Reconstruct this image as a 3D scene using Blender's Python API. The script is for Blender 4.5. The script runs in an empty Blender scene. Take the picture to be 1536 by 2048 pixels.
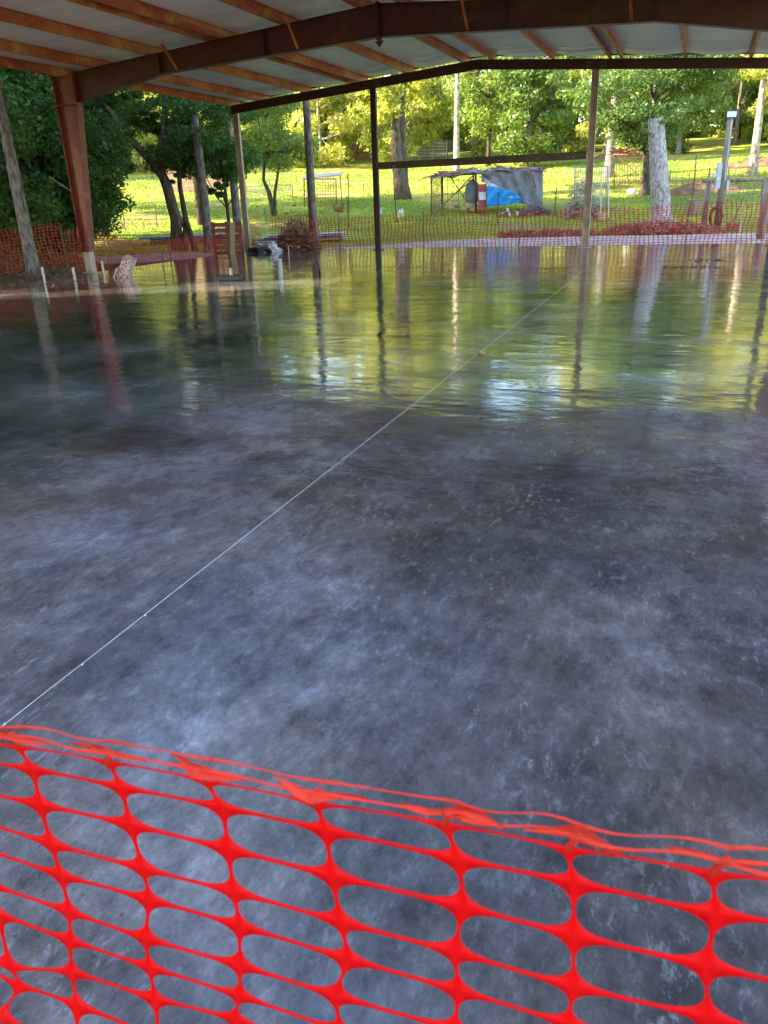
import bpy, bmesh, math, random
import numpy as np
from mathutils import Vector, Matrix
random.seed(7)
SC = bpy.context.scene
# ------------------------------------------------------------------ camera
F, PITCH, ROLL, YAW, EYE = 1535.0, .3871, -.0349, .3808, 1.6
def cam_axes():
    cy, sy, cp, sp = math.cos(YAW), math.sin(YAW), math.cos(PITCH), math.sin(PITCH)
    fwd = np.array([-sy*cp, cy*cp, -sp]); right = np.array([cy, sy, 0.]); up = np.cross(right, fwd)
    return fwd, right*math.cos(ROLL)+up*math.sin(ROLL), -right*math.sin(ROLL)+up*math.cos(ROLL)
FW, RT, UP = cam_axes()
cam = bpy.data.cameras.new('camera'); co = bpy.data.objects.new('camera', cam)
SC.collection.objects.link(co); SC.camera = co
co.matrix_world = Matrix(((RT[0], UP[0], -FW[0], 0), (RT[1], UP[1], -FW[1], 0), (RT[2], UP[2], -FW[2], EYE), (0, 0, 0, 1)))
cam.sensor_fit = 'VERTICAL'; cam.sensor_height = 36; cam.lens = F/2048*36
cam.clip_start = .05; cam.clip_end = 1500
cam.dof.use_dof = True; cam.dof.focus_distance = 9; cam.dof.aperture_fstop = 9
# ------------------------------------------------------------------ light
SUN_EL = math.radians(27); SDX, SDY = .906, .42           # horizontal travel of the light
w = bpy.data.worlds.new('World'); SC.world = w; w.use_nodes = True
nt = w.node_tree; bg = nt.nodes['Background']; sky = nt.nodes.new('ShaderNodeTexSky')
sky.sky_type = 'NISHITA'; sky.sun_disc = False; sky.sun_elevation = SUN_EL
sky.sun_rotation = math.atan2(-SDX, -SDY); sky.air_density = 1.0; sky.dust_density = 1.0
nt.links.new(sky.outputs[0], bg.inputs[0]); bg.inputs[1].default_value = .15
sl = bpy.data.lights.new('sun', 'SUN'); sl.energy = 4.0; sl.angle = math.radians(.5); sl.color = (1, .86, .62)
so = bpy.data.objects.new('sun', sl); SC.collection.objects.link(so)
tv = Vector((SDX*math.cos(SUN_EL), SDY*math.cos(SUN_EL), -math.sin(SUN_EL)))
so.rotation_euler = tv.to_track_quat('-Z', 'Y').to_euler(); so.location = (-30, -10, 30)
SC.view_settings.view_transform = 'Standard'; SC.view_settings.look = 'None'
SC.view_settings.gamma = 1; SC.view_settings.use_curve_mapping = False
SC.view_settings.exposure = 2.58
SC.cycles.max_bounces = 8; SC.cycles.diffuse_bounces = 4; SC.cycles.transparent_max_bounces = 8

# ------------------------------------------------------------------ node helpers
def mat(name):
    m = bpy.data.materials.new(name); m.use_nodes = True
    return m, m.node_tree, m.node_tree.nodes['Principled BSDF']
def N(t, kind, **kw):
    n = t.nodes.new(kind)
    for k, v in kw.items():
        if k in n.inputs.keys(): n.inputs[k].default_value = v
        else: setattr(n, k, v)
    return n
def coords(t, space='Object'):
    return N(t, 'ShaderNodeTexCoord').outputs[space]
def world_pos(t): return N(t, 'ShaderNodeNewGeometry').outputs['Position']
def mapping(t, vec, scale=(1, 1, 1), rot=(0, 0, 0)):
    m = N(t, 'ShaderNodeMapping'); m.inputs['Scale'].default_value = scale; m.inputs['Rotation'].default_value = rot
    t.links.new(vec, m.inputs['Vector']); return m.outputs[0]
def noise(t, vec, scale, detail=4, rough=.55, dist=0, out=0):
    n = N(t, 'ShaderNodeTexNoise'); n.inputs['Scale'].default_value = scale; n.inputs['Detail'].default_value = detail
    n.inputs['Roughness'].default_value = rough; n.inputs['Distortion'].default_value = dist
    t.links.new(vec, n.inputs['Vector']); return n.outputs[out]
def ramp(t, fac, stops):
    r = N(t, 'ShaderNodeValToRGB'); e = r.color_ramp.elements
    while len(e) < len(stops): e.new(.5)
    for el, (p, c) in zip(e, stops):
        el.position = p; el.color = (c, c, c, 1) if not isinstance(c, tuple) else (*c, 1)
    t.links.new(fac, r.inputs[0]); return r.outputs[0]
def mix(t, fac, a, b, blend='MIX'):
    m = N(t, 'ShaderNodeMix', data_type='RGBA', blend_type=blend)
    for s, v in ((0, fac), (6, a), (7, b)):
        if hasattr(v, 'is_output'): t.links.new(v, m.inputs[s])
        else: m.inputs[s].default_value = v if s == 0 else (*v, 1)
    return m.outputs[2]
def mth(t, op, a, b=0., c=0.):
    m = N(t, 'ShaderNodeMath', operation=op)
    for i, v in enumerate((a, b, c)):
        if hasattr(v, 'is_output'): t.links.new(v, m.inputs[i])
        else: m.inputs[i].default_value = v
    return m.outputs[0]
def bump(t, h, strength, dist, base=None):
    b = N(t, 'ShaderNodeBump'); b.inputs['Strength'].default_value = strength; b.inputs['Distance'].default_value = dist
    t.links.new(h, b.inputs['Height'])
    if base is not None: t.links.new(base, b.inputs['Normal'])
    return b.outputs[0]
def simple(name, c1, c2=None, scale=6., rough=.7, bumpd=.004, metallic=0., stretch=(1, 1, 1), detail=5, spec=.5, lo=.35, hi=.65):
    m, t, p = mat(name); v = mapping(t, coords(t), stretch)
    n = noise(t, v, scale, detail)
    c2 = c2 or tuple(x*.6 for x in c1)
    t.links.new(ramp(t, n, [(lo, c2), (hi, c1)]), p.inputs['Base Color'])
    p.inputs['Roughness'].default_value = rough; p.inputs['Metallic'].default_value = metallic
    p.inputs['Specular IOR Level'].default_value = spec
    if bumpd: t.links.new(bump(t, noise(t, v, scale*3, 4), .6, bumpd), p.inputs['Normal'])
    return m
M = {}
# wet looking power trowelled slab
def slab_mat():
    m, t, p = mat('slab_concrete'); W = world_pos(t)
    big = noise(t, mapping(t, W, (.8, 1, 1), (0, 0, .5)), .5, 4, .55, .35)
    med = noise(t, mapping(t, W, (1, .75, 1), (0, 0, -.4)), 2.1, 9, .72, .25)
    fine = noise(t, mapping(t, W, (1, .62, 1), (0, 0, .45)), 10, 12, .82, .15)
    hue = noise(t, W, .7, 4, .6, .3)
    c = ramp(t, big, [(.3, (.05, .048, .048)), (.44, (.082, .08, .082)), (.56, (.135, .135, .14)), (.7, (.23, .23, .245))])
    c = mix(t, ramp(t, hue, [(.4, 0.), (.62, 1.)]), mix(t, 1., c, (.95, .99, 1.08), 'MULTIPLY'), mix(t, 1., c, (1.14, 1.0, .9), 'MULTIPLY'))
    c = mix(t, .66, c, ramp(t, med, [(.36, .4), (.46, .8), (.54, 1.12), (.64, 1.75)]), 'MULTIPLY')
    c = mix(t, .62, c, ramp(t, fine, [(.38, .35), (.47, .85), (.55, 1.15), (.64, 2.1)]), 'MULTIPLY')
    # scattered pale trowel scuffs and dark pits
    sc = noise(t, mapping(t, W, (1, .45, 1), (0, 0, .6)), 26, 10, .8, .3)
    patch = ramp(t, noise(t, W, 1.0, 6, .7, .3), [(.42, 0.), (.62, 1.)])
    scuff = mth(t, 'MULTIPLY', ramp(t, sc, [(.53, 0.), (.62, 1.)]), patch)
    c = mix(t, mth(t, 'MULTIPLY', scuff, .38), c, (.46, .47, .50))
    pit = noise(t, W, 60, 6, .7); pp = ramp(t, noise(t, W, 1.7, 5, .65), [(.50, 0.), (.60, 1.)])
    c = mix(t, mth(t, 'MULTIPLY', mth(t, 'MULTIPLY', ramp(t, pit, [(.58, 0.), (.66, 1.)]), pp), .65), c, (.03, .032, .04))
    arc = N(t, 'ShaderNodeTexWave', wave_type='RINGS'); arc.inputs['Scale'].default_value = 1.9; arc.inputs['Distortion'].default_value = 9; arc.inputs['Detail'].default_value = 5; arc.inputs['Detail Scale'].default_value = 1.3
    t.links.new(mapping(t, W, (.35, .6, 1), (0, 0, .5)), arc.inputs['Vector'])
    am = ramp(t, noise(t, W, .55, 4, .6), [(.47, 0.), (.6, .4)])
    c = mix(t, am, c, mix(t, 1., c, ramp(t, arc.outputs[0], [(.3, .68), (.75, 1.25)]), 'MULTIPLY'))
    # control joints every six metres
    s = N(t, 'ShaderNodeSeparateXYZ'); t.links.new(W, s.inputs[0])
    jy = mth(t, 'PINGPONG', mth(t, 'SUBTRACT', s.outputs[1], .35), 3.05)
    d1 = mth(t, 'LESS_THAN', mth(t, 'ABSOLUTE', mth(t, 'SUBTRACT', mth(t, 'ABSOLUTE', mth(t, 'SUBTRACT', s.outputs[1], 9.47)), 3.05)), .004)
    d2 = mth(t, 'LESS_THAN', mth(t, 'ABSOLUTE', mth(t, 'SUBTRACT', s.outputs[1], 18.6)), .005)
    j = mth(t, 'MAXIMUM', d1, d2)
    c = mix(t, mth(t, 'MULTIPLY', j, .8), c, (.02, .02, .022))
    t.links.new(c, p.inputs['Base Color'])
    rr = ramp(t, noise(t, mapping(t, W, (1, 1.4, 1), (0, 0, .3)), .9, 9, .72, .4), [(.34, .035), (.47, .065), (.55, .14), (.65, .28)])
    rr = mth(t, 'ADD', rr, mth(t, 'MULTIPLY', scuff, .16))
    t.links.new(rr, p.inputs['Roughness']); p.inputs['IOR'].default_value = 1.5
    film = ramp(t, noise(t, mapping(t, W, (.8, 1.5, 1), (0, 0, .25)), 1.3, 9, .74, .5), [(.38, .9), (.49, .65), (.56, .18), (.67, .03)])
    t.links.new(film, p.inputs['Coat Weight']); p.inputs['Coat Roughness'].default_value = .02; p.inputs['Coat IOR'].default_value = 1.45
    rpl = mth(t, 'MULTIPLY', noise(t, mapping(t, W, (.6, 1.2, 1), (0, 0, .38)), 1.7, 3.5, .5, .5), ramp(t, noise(t, mapping(t, W, (.7, 1.4, 1)), .35, 4, .6), [(.35, .25), (.62, 1.25)]))
    b1 = bump(t, rpl, 1., .009)
    b2 = bump(t, noise(t, mapping(t, W, (.7, 1.4, 1), (0, 0, .2)), 5.5, 3, .5, .8), 1., .0016, b1)
    b3 = bump(t, mth(t, 'MULTIPLY', sc, patch), .8, .0012, b2)
    t.links.new(b3, p.inputs['Normal']); t.links.new(b2, p.inputs['Coat Normal'])
    return m
M['slab'] = slab_mat()
def grass_mat():
    m, t, p = mat('grass_ground'); W = world_pos(t)
    a = noise(t, W, .12, 5, .6, .5); b = noise(t, mapping(t, W, (1, 1, 1)), 1.6, 6, .7)
    c = ramp(t, a, [(.35, (.14, .22, .035)), (.5, (.30, .35, .045)), (.65, (.45, .42, .07))])
    c = mix(t, .6, c, ramp(t, b, [(.3, .45), (.5, 1.), (.7, 1.6)]), 'MULTIPLY')
    dirt = ramp(t, noise(t, W, .22, 6, .65, .6), [(.52, 0.), (.64, .85)])
    c = mix(t, dirt, c, (.32, .21, .12))
    # trodden clay near the slab
    ln = N(t, 'ShaderNodeVectorMath', operation='LENGTH'); t.links.new(W, ln.inputs[0])
    near = N(t, 'ShaderNodeMapRange'); t.links.new(mth(t, 'ADD', ln.outputs['Value'], mth(t, 'MULTIPLY', b, 6.)), near.inputs[0])
    near.inputs[1].default_value = 31; near.inputs[2].default_value = 38; near.inputs[3].default_value = .8; near.inputs[4].default_value = 0
    c = mix(t, near.outputs[0], c, ramp(t, b, [(.35, (.13, .10, .04)), (.6, (.22, .14, .08))]))
    t.links.new(c, p.inputs['Base Color']); p.inputs['Roughness'].default_value = .95
    p.inputs['Specular IOR Level'].default_value = .1
    t.links.new(bump(t, noise(t, W, 5, 6, .7), 1., .08), p.inputs['Normal'])
    return m
M['grass'] = grass_mat()
def leafy(name, c1, c2, c3, trans=.45):
    m, t, p = mat(name)
    t.nodes.remove(p); out = t.nodes['Material Output']
    g = N(t, 'ShaderNodeNewGeometry'); oi = N(t, 'ShaderNodeObjectInfo')
    r = mth(t, 'ADD', mth(t, 'MULTIPLY', g.outputs['Random Per Island'], .7), mth(t, 'MULTIPLY', oi.outputs['Random'], .3))
    c = ramp(t, r, [(.1, c1), (.5, c2), (.92, c3)])
    d = N(t, 'ShaderNodeBsdfDiffuse'); tr = N(t, 'ShaderNodeBsdfTranslucent'); gl = N(t, 'ShaderNodeBsdfGlossy'); gl.inputs['Roughness'].default_value = .45
    t.links.new(c, d.inputs[0]); t.links.new(mix(t, 1., c, (1.35, 1.28, .6), 'MULTIPLY'), tr.inputs[0])
    a = N(t, 'ShaderNodeMixShader'); a.inputs[0].default_value = trans
    t.links.new(d.outputs[0], a.inputs[1]); t.links.new(tr.outputs[0], a.inputs[2])
    b = N(t, 'ShaderNodeMixShader'); b.inputs[0].default_value = .05
    t.links.new(a.outputs[0], b.inputs[1]); t.links.new(gl.outputs[0], b.inputs[2]); t.links.new(b.outputs[0], out.inputs[0])
    return m
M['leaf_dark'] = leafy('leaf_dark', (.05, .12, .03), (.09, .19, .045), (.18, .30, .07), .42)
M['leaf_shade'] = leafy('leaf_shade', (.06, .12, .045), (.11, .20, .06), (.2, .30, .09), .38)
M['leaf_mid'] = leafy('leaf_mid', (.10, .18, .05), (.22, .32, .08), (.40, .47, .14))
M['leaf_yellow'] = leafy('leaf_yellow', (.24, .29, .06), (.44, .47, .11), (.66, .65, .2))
M['blade'] = leafy('grass_blade', (.12, .22, .035), (.22, .32, .045), (.36, .42, .07), .4)
M['straw'] = leafy('dry_brush', (.18, .055, .035), (.30, .11, .065), (.42, .25, .16), .1)
M['bark_grey'] = simple('bark_grey', (.34, .29, .26), (.10, .08, .07), 14, .95, .03, stretch=(1, 1, .3), detail=8, spec=.1)
M['bark_mid'] = simple('bark_mid', (.24, .18, .13), (.07, .05, .04), 9, .95, .03, stretch=(1, 1, .3), detail=8, spec=.1)
M['bark_dark'] = simple('bark_dark', (.13, .10, .075), (.045, .035, .03), 9, .95, .03, stretch=(1, 1, .3), detail=8, spec=.1)
M['bark_pale'] = simple('bark_pale', (.62, .53, .42), (.16, .12, .09), 9, .95, .02, stretch=(1, 1, .4), detail=8, spec=.1)
def primer(name, base, rust, amt=.62, rough=.42):
    m, t, p = mat(name); W = coords(t)
    n = noise(t, mapping(t, W, (1, 1, 2)), 1.1, 7, .65, .8)
    c = ramp(t, noise(t, W, 3.5, 4), [(.3, tuple(x*.7 for x in base)), (.7, base)])
    c = mix(t, ramp(t, n, [(amt-.12, 0.), (amt+.08, .85)]), c, rust)
    c = mix(t, .5, c, ramp(t, noise(t, mapping(t, W, (9, 9, 1.)), 2, 4), [(.3, .6), (.7, 1.2)]), 'MULTIPLY')
    t.links.new(c, p.inputs['Base Color']); p.inputs['Roughness'].default_value = rough
    t.links.new(bump(t, noise(t, W, 40, 3), .3, .001), p.inputs['Normal'])
    return m
M['primer'] = primer('red_primer', (.27, .045, .026), (.34, .12, .04), .66)
M['primer_shaded'] = primer('shaded_primer', (.10, .017, .011), (.14, .05, .02), .62)  # shade under the roof painted into the rafters' red primer
M['purlin'] = primer('purlin_primer', (.56, .125, .045), (.72, .36, .12), .58)
M['galv_tan'] = simple('weathered_tan_steel', (.62, .48, .37), (.42, .30, .22), 3, .5, .001)
M['dark_brown'] = simple('dark_brown_steel', (.12, .075, .045), (.07, .04, .028), 3, .5, .001)
M['bolt'] = simple('zinc_bolt', (.75, .72, .66), rough=.35, metallic=.6, bumpd=0)
M['black'] = simple('black_plastic', (.02, .02, .022), (.012, .012, .013), rough=.4, bumpd=0)
M['white_pipe'] = simple('white_pvc', (.78, .74, .66), (.6, .56, .48), rough=.4, bumpd=0)
M['wood'] = simple('raw_lumber', (.58, .42, .25), (.4, .27, .15), 5, .8, .002, stretch=(1, 1, .2))
M['wood_old'] = simple('weathered_wood', (.33, .27, .21), (.16, .12, .09), 7, .9, .004, stretch=(1, 1, .2))
M['wood_red'] = simple('red_brown_wood', (.36, .13, .08), (.2, .07, .05), 7, .9, .004)
M['rail_orange'] = simple('faded_orange_rail', (.62, .22, .1), (.4, .13, .06), 5, .8, .002)
M['plank_salmon'] = simple('salmon_planks', (.66, .40, .30), (.5, .29, .21), 5, .8, .002)
M['wire'] = simple('galvanised_wire', (.42, .40, .36), (.25, .23, .2), 8, .5, 0, metallic=.3)
M['rusty'] = simple('rusty_steel', (.33, .17, .09), (.14, .07, .05), 8, .8, .002)
M['darkpost'] = simple('dark_steel_post', (.07, .075, .06), (.04, .035, .03), 8, .6, 0)
M['metal_sheet'] = simple('old_roof_sheet', (.60, .58, .56), (.34, .31, .30), 2, .5, .002, metallic=.2)
M['clay'] = simple('red_clay', (.30, .17, .09), (.12, .08, .035), 2.5, .95, .08, detail=9)
M['leafy_soil'] = simple('leafy_soil', (.20, .15, .06), (.05, .045, .02), 11, .95, .06, detail=9, spec=.1, lo=.42, hi=.6)
M['bark_stump'] = simple('bark_stump', (.58, .52, .47), (.13, .10, .085), 11, .95, .04, stretch=(1, 1, .6), detail=9, spec=.1, lo=.28, hi=.6)
M['path'] = simple('gravel_track', (.60, .48, .42), (.36, .27, .22), 2.2, .95, .03, detail=9, spec=.1)
M['tarp_blue'] = simple('blue_tarp', (.02, .36, .80), (.012, .25, .62), 3, .45, .01)
M['tarp_grey'] = simple('grey_tarp', (.27, .26, .275), (.16, .16, .17), 2.5, .55, .02)
M['red_board'] = simple('faded_red_board', (.55, .09, .07), (.35, .07, .06), 6, .7, .003)
M['white_paint'] = simple('white_board', (.8, .77, .72), (.62, .58, .54), 5, .6, .002)
M['plastic_bag'] = simple('white_plastic_sheet', (.72, .68, .68), (.4, .32, .33), 6, .35, .01)
M['conduit_grey'] = simple('grey_meter_box', (.55, .58, .55), (.42, .45, .43), 4, .5, .001)
M['feather_white'] = simple('white_feathers', (.8, .76, .7), (.6, .56, .5), 12, .9, .004)
M['feather_brown'] = simple('brown_feathers', (.36, .15, .05), (.15, .06, .025), 12, .9, .004)
M['comb'] = simple('red_comb', (.6, .03, .02), rough=.6, bumpd=0)
M['concrete_raw'] = simple('rough_concrete', (.5, .47, .43), (.34, .31, .28), 4, .9, .004)
def net_mat(nm, c, tc_, k):
    m, t, p = mat(nm); t.nodes.remove(p); out = t.nodes['Material Output']
    p2 = N(t, 'ShaderNodeBsdfPrincipled'); p2.inputs['Base Color'].default_value = (*c, 1)
    p2.inputs['Roughness'].default_value = .45; p2.inputs['Specular IOR Level'].default_value = .25
    tr = N(t, 'ShaderNodeBsdfTranslucent'); tr.inputs[0].default_value = (*tc_, 1)
    a = N(t, 'ShaderNodeMixShader'); a.inputs[0].default_value = k
    t.links.new(p2.outputs[0], a.inputs[1]); t.links.new(tr.outputs[0], a.inputs[2]); t.links.new(a.outputs[0], out.inputs[0])
    return m
M['net'] = net_mat('safety_net_plastic', (1., .004, .007), (1, .01, .012), .4)
M['litter'] = leafy('leaf_litter', (.09, .06, .03), (.17, .11, .05), (.27, .18, .09), .1)
M['net_fold'] = net_mat('orange_net_plastic', (1., .07, .035), (1, .1, .05), .35)  # lighter and more orange than the main netting
M['net_far'] = net_mat('shaded_net_plastic', (.72, .014, .012), (.8, .03, .02), .15)  # shade on the far nets put into a darker red
def lining_mat():
    m, t, p = mat('white_insulation_facing'); W = coords(t)
    c = ramp(t, noise(t, mapping(t, W, (.5, 2, 1)), 1.2, 5, .6), [(.3, (.80, .75, .73)), (.7, (.95, .90, .88))])
    t.links.new(c, p.inputs['Base Color']); p.inputs['Roughness'].default_value = .32
    t.links.new(bump(t, noise(t, mapping(t, W, (.35, 4, 1)), 1.6, 4, .55, .4), 1., .035), p.inputs['Normal'])
    return m
M['lining'] = lining_mat()
def flat(name, c, rough=.5, emit=0):
    m, t, p = mat(name); p.inputs['Base Color'].default_value = (*c, 1); p.inputs['Roughness'].default_value = rough
    return m
M['lens'] = flat('floodlight_lens', (.62, .68, .8), .15)
M['string'] = flat('white_string', (.75, .74, .72), .8)
M['print_red'] = None
def print_mat():
    m, t, p = mat('red_white_print'); W = coords(t)
    v = N(t, 'ShaderNodeTexVoronoi'); v.inputs['Scale'].default_value = 13; t.links.new(W, v.inputs['Vector'])
    t.links.new(ramp(t, v.outputs['Distance'], [(.40, (.58, .16, .14)), (.46, (.72, .6, .57))]), p.inputs['Base Color'])
    return m
M['print_red'] = print_mat()

# ------------------------------------------------------------------ mesh helpers
def link(o): SC.collection.objects.link(o); return o
def tag(o, label=None, cat=None, group=None, kind=None):
    if label: o['label'] = label
    if cat: o['category'] = cat
    if group: o['group'] = group
    if kind: o['kind'] = kind
    return o
def empty(name, loc, label, cat, group=None, rz=0):
    o = bpy.data.objects.new(name, None); o.location = loc; o.rotation_euler = (0, 0, rz); o.empty_display_size = .2
    link(o); return tag(o, label, cat, group)
class MB:
    def __init__(s): s.v = []; s.f = []
    def add(s, vs, fs):
        n = len(s.v); s.v += [tuple(map(float, q)) for q in vs]; s.f += [tuple(i+n for i in f) for f in fs]; return s
    def box(s, c, d, rot=None):
        hx, hy, hz = d[0]/2, d[1]/2, d[2]/2; c = Vector(c)
        vs = [Vector((x, y, z)) for x in (-hx, hx) for y in (-hy, hy) for z in (-hz, hz)]
        if rot is not None:
            R = rot if isinstance(rot, Matrix) else Matrix.Rotation(rot, 3, 'Z')
            vs = [R @ q for q in vs]
        return s.add([q+c for q in vs], [(0, 1, 3, 2), (4, 6, 7, 5), (0, 4, 5, 1), (2, 3, 7, 6), (0, 2, 6, 4), (1, 5, 7, 3)])
    def bar(s, a, b, wd, hg=None, up=(0, 0, 1)):
        a, b = Vector(a), Vector(b); d = b-a; L = d.length; d.normalize(); u = Vector(up)
        if abs(d.dot(u)) > .98: u = Vector((0, 1, 0))
        sx = d.cross(u).normalized(); uz = sx.cross(d)
        return s.box((a+b)/2, (L, wd, hg or wd), Matrix((d, sx, uz)).transposed())
    def tube(s, pts, rad, n=8, cap=True, wob=0):
        pts = [Vector(q) for q in pts]
        if not hasattr(rad, '__len__'): rad = [rad]*len(pts)
        vs = []; ref = Vector((1, 0, 0))
        for i, q in enumerate(pts):
            d = (pts[min(i+1, len(pts)-1)]-pts[max(i-1, 0)]).normalized()
            if abs(d.dot(ref)) > .95: ref = Vector((0, 1, 0))
            a = d.cross(ref).normalized(); b = d.cross(a)
            for k in range(n):
                t = 2*math.pi*k/n; r = rad[i]*(1+random.uniform(-wob, wob))
                vs.append(q+a*math.cos(t)*r+b*math.sin(t)*r)
        fs = [(i*n+k, i*n+(k+1) % n, (i+1)*n+(k+1) % n, (i+1)*n+k) for i in range(len(pts)-1) for k in range(n)]
        if cap: fs += [tuple(range(n))[::-1], tuple((len(pts)-1)*n+k for k in range(n))]
        return s.add(vs, fs)
    def ell(s, c, r, rot=None, nu=12, nv=8):
        vs = []; c = Vector(c)
        for j in range(nv+1):
            ph = math.pi*j/nv
            for i in range(nu):
                th = 2*math.pi*i/nu
                q = Vector((r[0]*math.sin(ph)*math.cos(th), r[1]*math.sin(ph)*math.sin(th), r[2]*math.cos(ph)))
                vs.append(c+(rot @ q if rot else q))
        return s.add(vs, [(j*nu+i, (j+1)*nu+i, (j+1)*nu+(i+1) % nu, j*nu+(i+1) % nu) for j in range(nv) for i in range(nu)])
    def prism(s, poly, y0, y1, axis='y'):
        n = len(poly)
        f = (lambda p, y: (p[0], y, p[1])) if axis == 'y' else (lambda p, y: (y, p[0], p[1])) if axis == 'x' else (lambda p, y: (p[0], p[1], y))
        return s.add([f(p, y0) for p in poly]+[f(p, y1) for p in poly],
                     [tuple(range(n)), tuple(range(2*n-1, n-1, -1))]+[(i, i+n, (i+1) % n+n, (i+1) % n) for i in range(n)])
    def mesh(s, name, m, smooth=False):
        me = bpy.data.meshes.new(name); me.from_pydata(s.v, [], s.f); me.materials.append(m)
        if smooth: me.polygons.foreach_set('use_smooth', [True]*len(me.polygons))
        me.update(); return me
    def build(s, name, m, parent=None, smooth=False, bevel=0):
        o = link(bpy.data.objects.new(name, s.mesh(name, m, smooth)))
        if parent: o.parent = parent
        if bevel:
            b = o.modifiers.new('bevel', 'BEVEL'); b.width = bevel; b.segments = 2; b.limit_method = 'ANGLE'
        return o
def fast_mesh(name, V, Fq, m):
    me = bpy.data.meshes.new(name); nv, nf = len(V), len(Fq); k = Fq.shape[1]
    me.vertices.add(nv); me.vertices.foreach_set('co', V.astype(np.float32).ravel())
    me.loops.add(nf*k); me.loops.foreach_set('vertex_index', Fq.astype(np.int32).ravel())
    me.polygons.add(nf); me.polygons.foreach_set('loop_start', np.arange(0, nf*k, k, dtype=np.int32))
    me.update(calc_edges=True); me.validate(); me.materials.append(m); return me

# ------------------------------------------------------------------ terrain height, placement
ZR = [0, 27, 31, 37, 44, 53, 70, 90, 120, 160, 260]
ZZ = [-.15, -.13, -.1, .08, .74, 1.6, 3.3, 5.5, 8.6, 11, 15]
def tz(x, y):
    r = np.hypot(x, y); z = np.interp(r, ZR, ZZ)
    k = np.clip((np.asarray(y)+5)/22., 0, 1); k = k*k*(3-2*k)
    return -.15+(z+.15)*k + .05*np.sin(x*.31+1)*np.cos(y*.27)*np.clip((r-27)/8, 0, 1)
def ray(px, py): return FW*F+RT*(px-768)-UP*(py-1024)
def gp(px, r, py=None):
    """ground point at horizontal distance r seen in photo column px near the horizon"""
    d = ray(px, 400 if py is None else py); d = d/np.hypot(d[0], d[1]); x, y = d[0]*r, d[1]*r
    return Vector((x, y, float(tz(x, y))))
def hz(px, py, r):
    d = ray(px, py); return float(d[2]/np.hypot(d[0], d[1])*r+EYE)
def at(px, py, r):
    d = ray(px, py); d = d/np.hypot(d[0], d[1])*r; return Vector((d[0], d[1], d[2]+EYE))

# ground sheet
gx = np.concatenate([np.arange(-320, -60, 8), np.arange(-60, 40, 1.0), np.arange(40, 321, 8)])
gy = np.concatenate([np.arange(-200, -10, 8), np.arange(-10, 80, 1.0), np.arange(80, 361, 8)])
X, Y = np.meshgrid(gx, gy); rng = np.random.default_rng(3)
Z = tz(X, Y)+rng.normal(0, .012, X.shape)*(np.hypot(X, Y) > 28)
nx, ny = len(gx), len(gy); idx = np.arange(nx*ny).reshape(ny, nx)
Q = np.stack([idx[:-1, :-1], idx[:-1, 1:], idx[1:, 1:], idx[1:, :-1]], -1).reshape(-1, 4)
g = link(bpy.data.objects.new('ground', fast_mesh('ground', np.stack([X, Y, Z], -1).reshape(-1, 3), Q, M['grass'])))
g.data.polygons.foreach_set('use_smooth', [True]*len(g.data.polygons)); tag(g, kind='structure')
# gravel track beyond the slab
pv = []; A = np.radians(np.linspace(-64, 30, 120))
for a in A:
    w1 = 27.9+.15*math.sin(a*9); w2 = 31.2+1.8*min(1, max(0, (math.degrees(a)+35)/25))+.5*math.sin(a*7+1)+.3*math.sin(a*17)
    for r in np.linspace(w1, w2, 5): pv.append((r*math.sin(a), r*math.cos(a), float(tz(r*math.sin(a), r*math.cos(a)))+.03))
pf = [(i*5+k, i*5+k+1, (i+1)*5+k+1, (i+1)*5+k) for i in range(119) for k in range(4)]
tag(MB().add(pv, pf).build('gravel_track', M['path'], smooth=True), kind='structure')
# slab
XL, XR, YN, YF, YW, RX = -15.35, 2.15, .25, 26.85, 25.6, -6.7
sb = MB(); sb.prism([(XL, YN), (XR, YN), (XR, YF), (XL, YF-.3)], -.4, 0, 'z')
tag(sb.build('concrete_slab', M['slab'], bevel=.008), kind='structure')
# clay bank left of the slab
mx, my = np.meshgrid(np.linspace(0, 1, 50), np.linspace(0, 1, 26)); c0 = gp(100, 25.5)
mo_x = -24+7.6*mx; mo_y = 11+10*my
mz = -.16+1.6*np.sin(np.pi*mx)**1.0*np.sin(np.pi*my)**.7*(.8+.3*np.sin(mo_x*2.1)*np.cos(mo_y*1.3))+rng.normal(0, .025, mx.shape)
ii = np.arange(50*26).reshape(26, 50); Q = np.stack([ii[:-1, :-1], ii[:-1, 1:], ii[1:, 1:], ii[1:, :-1]], -1).reshape(-1, 4)
b = link(bpy.data.objects.new('dirt_bank', fast_mesh('dirt_bank', np.stack([mo_x, mo_y, mz], -1).reshape(-1, 3), Q, M['leafy_soil'])))
tag(b, kind='structure')

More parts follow.
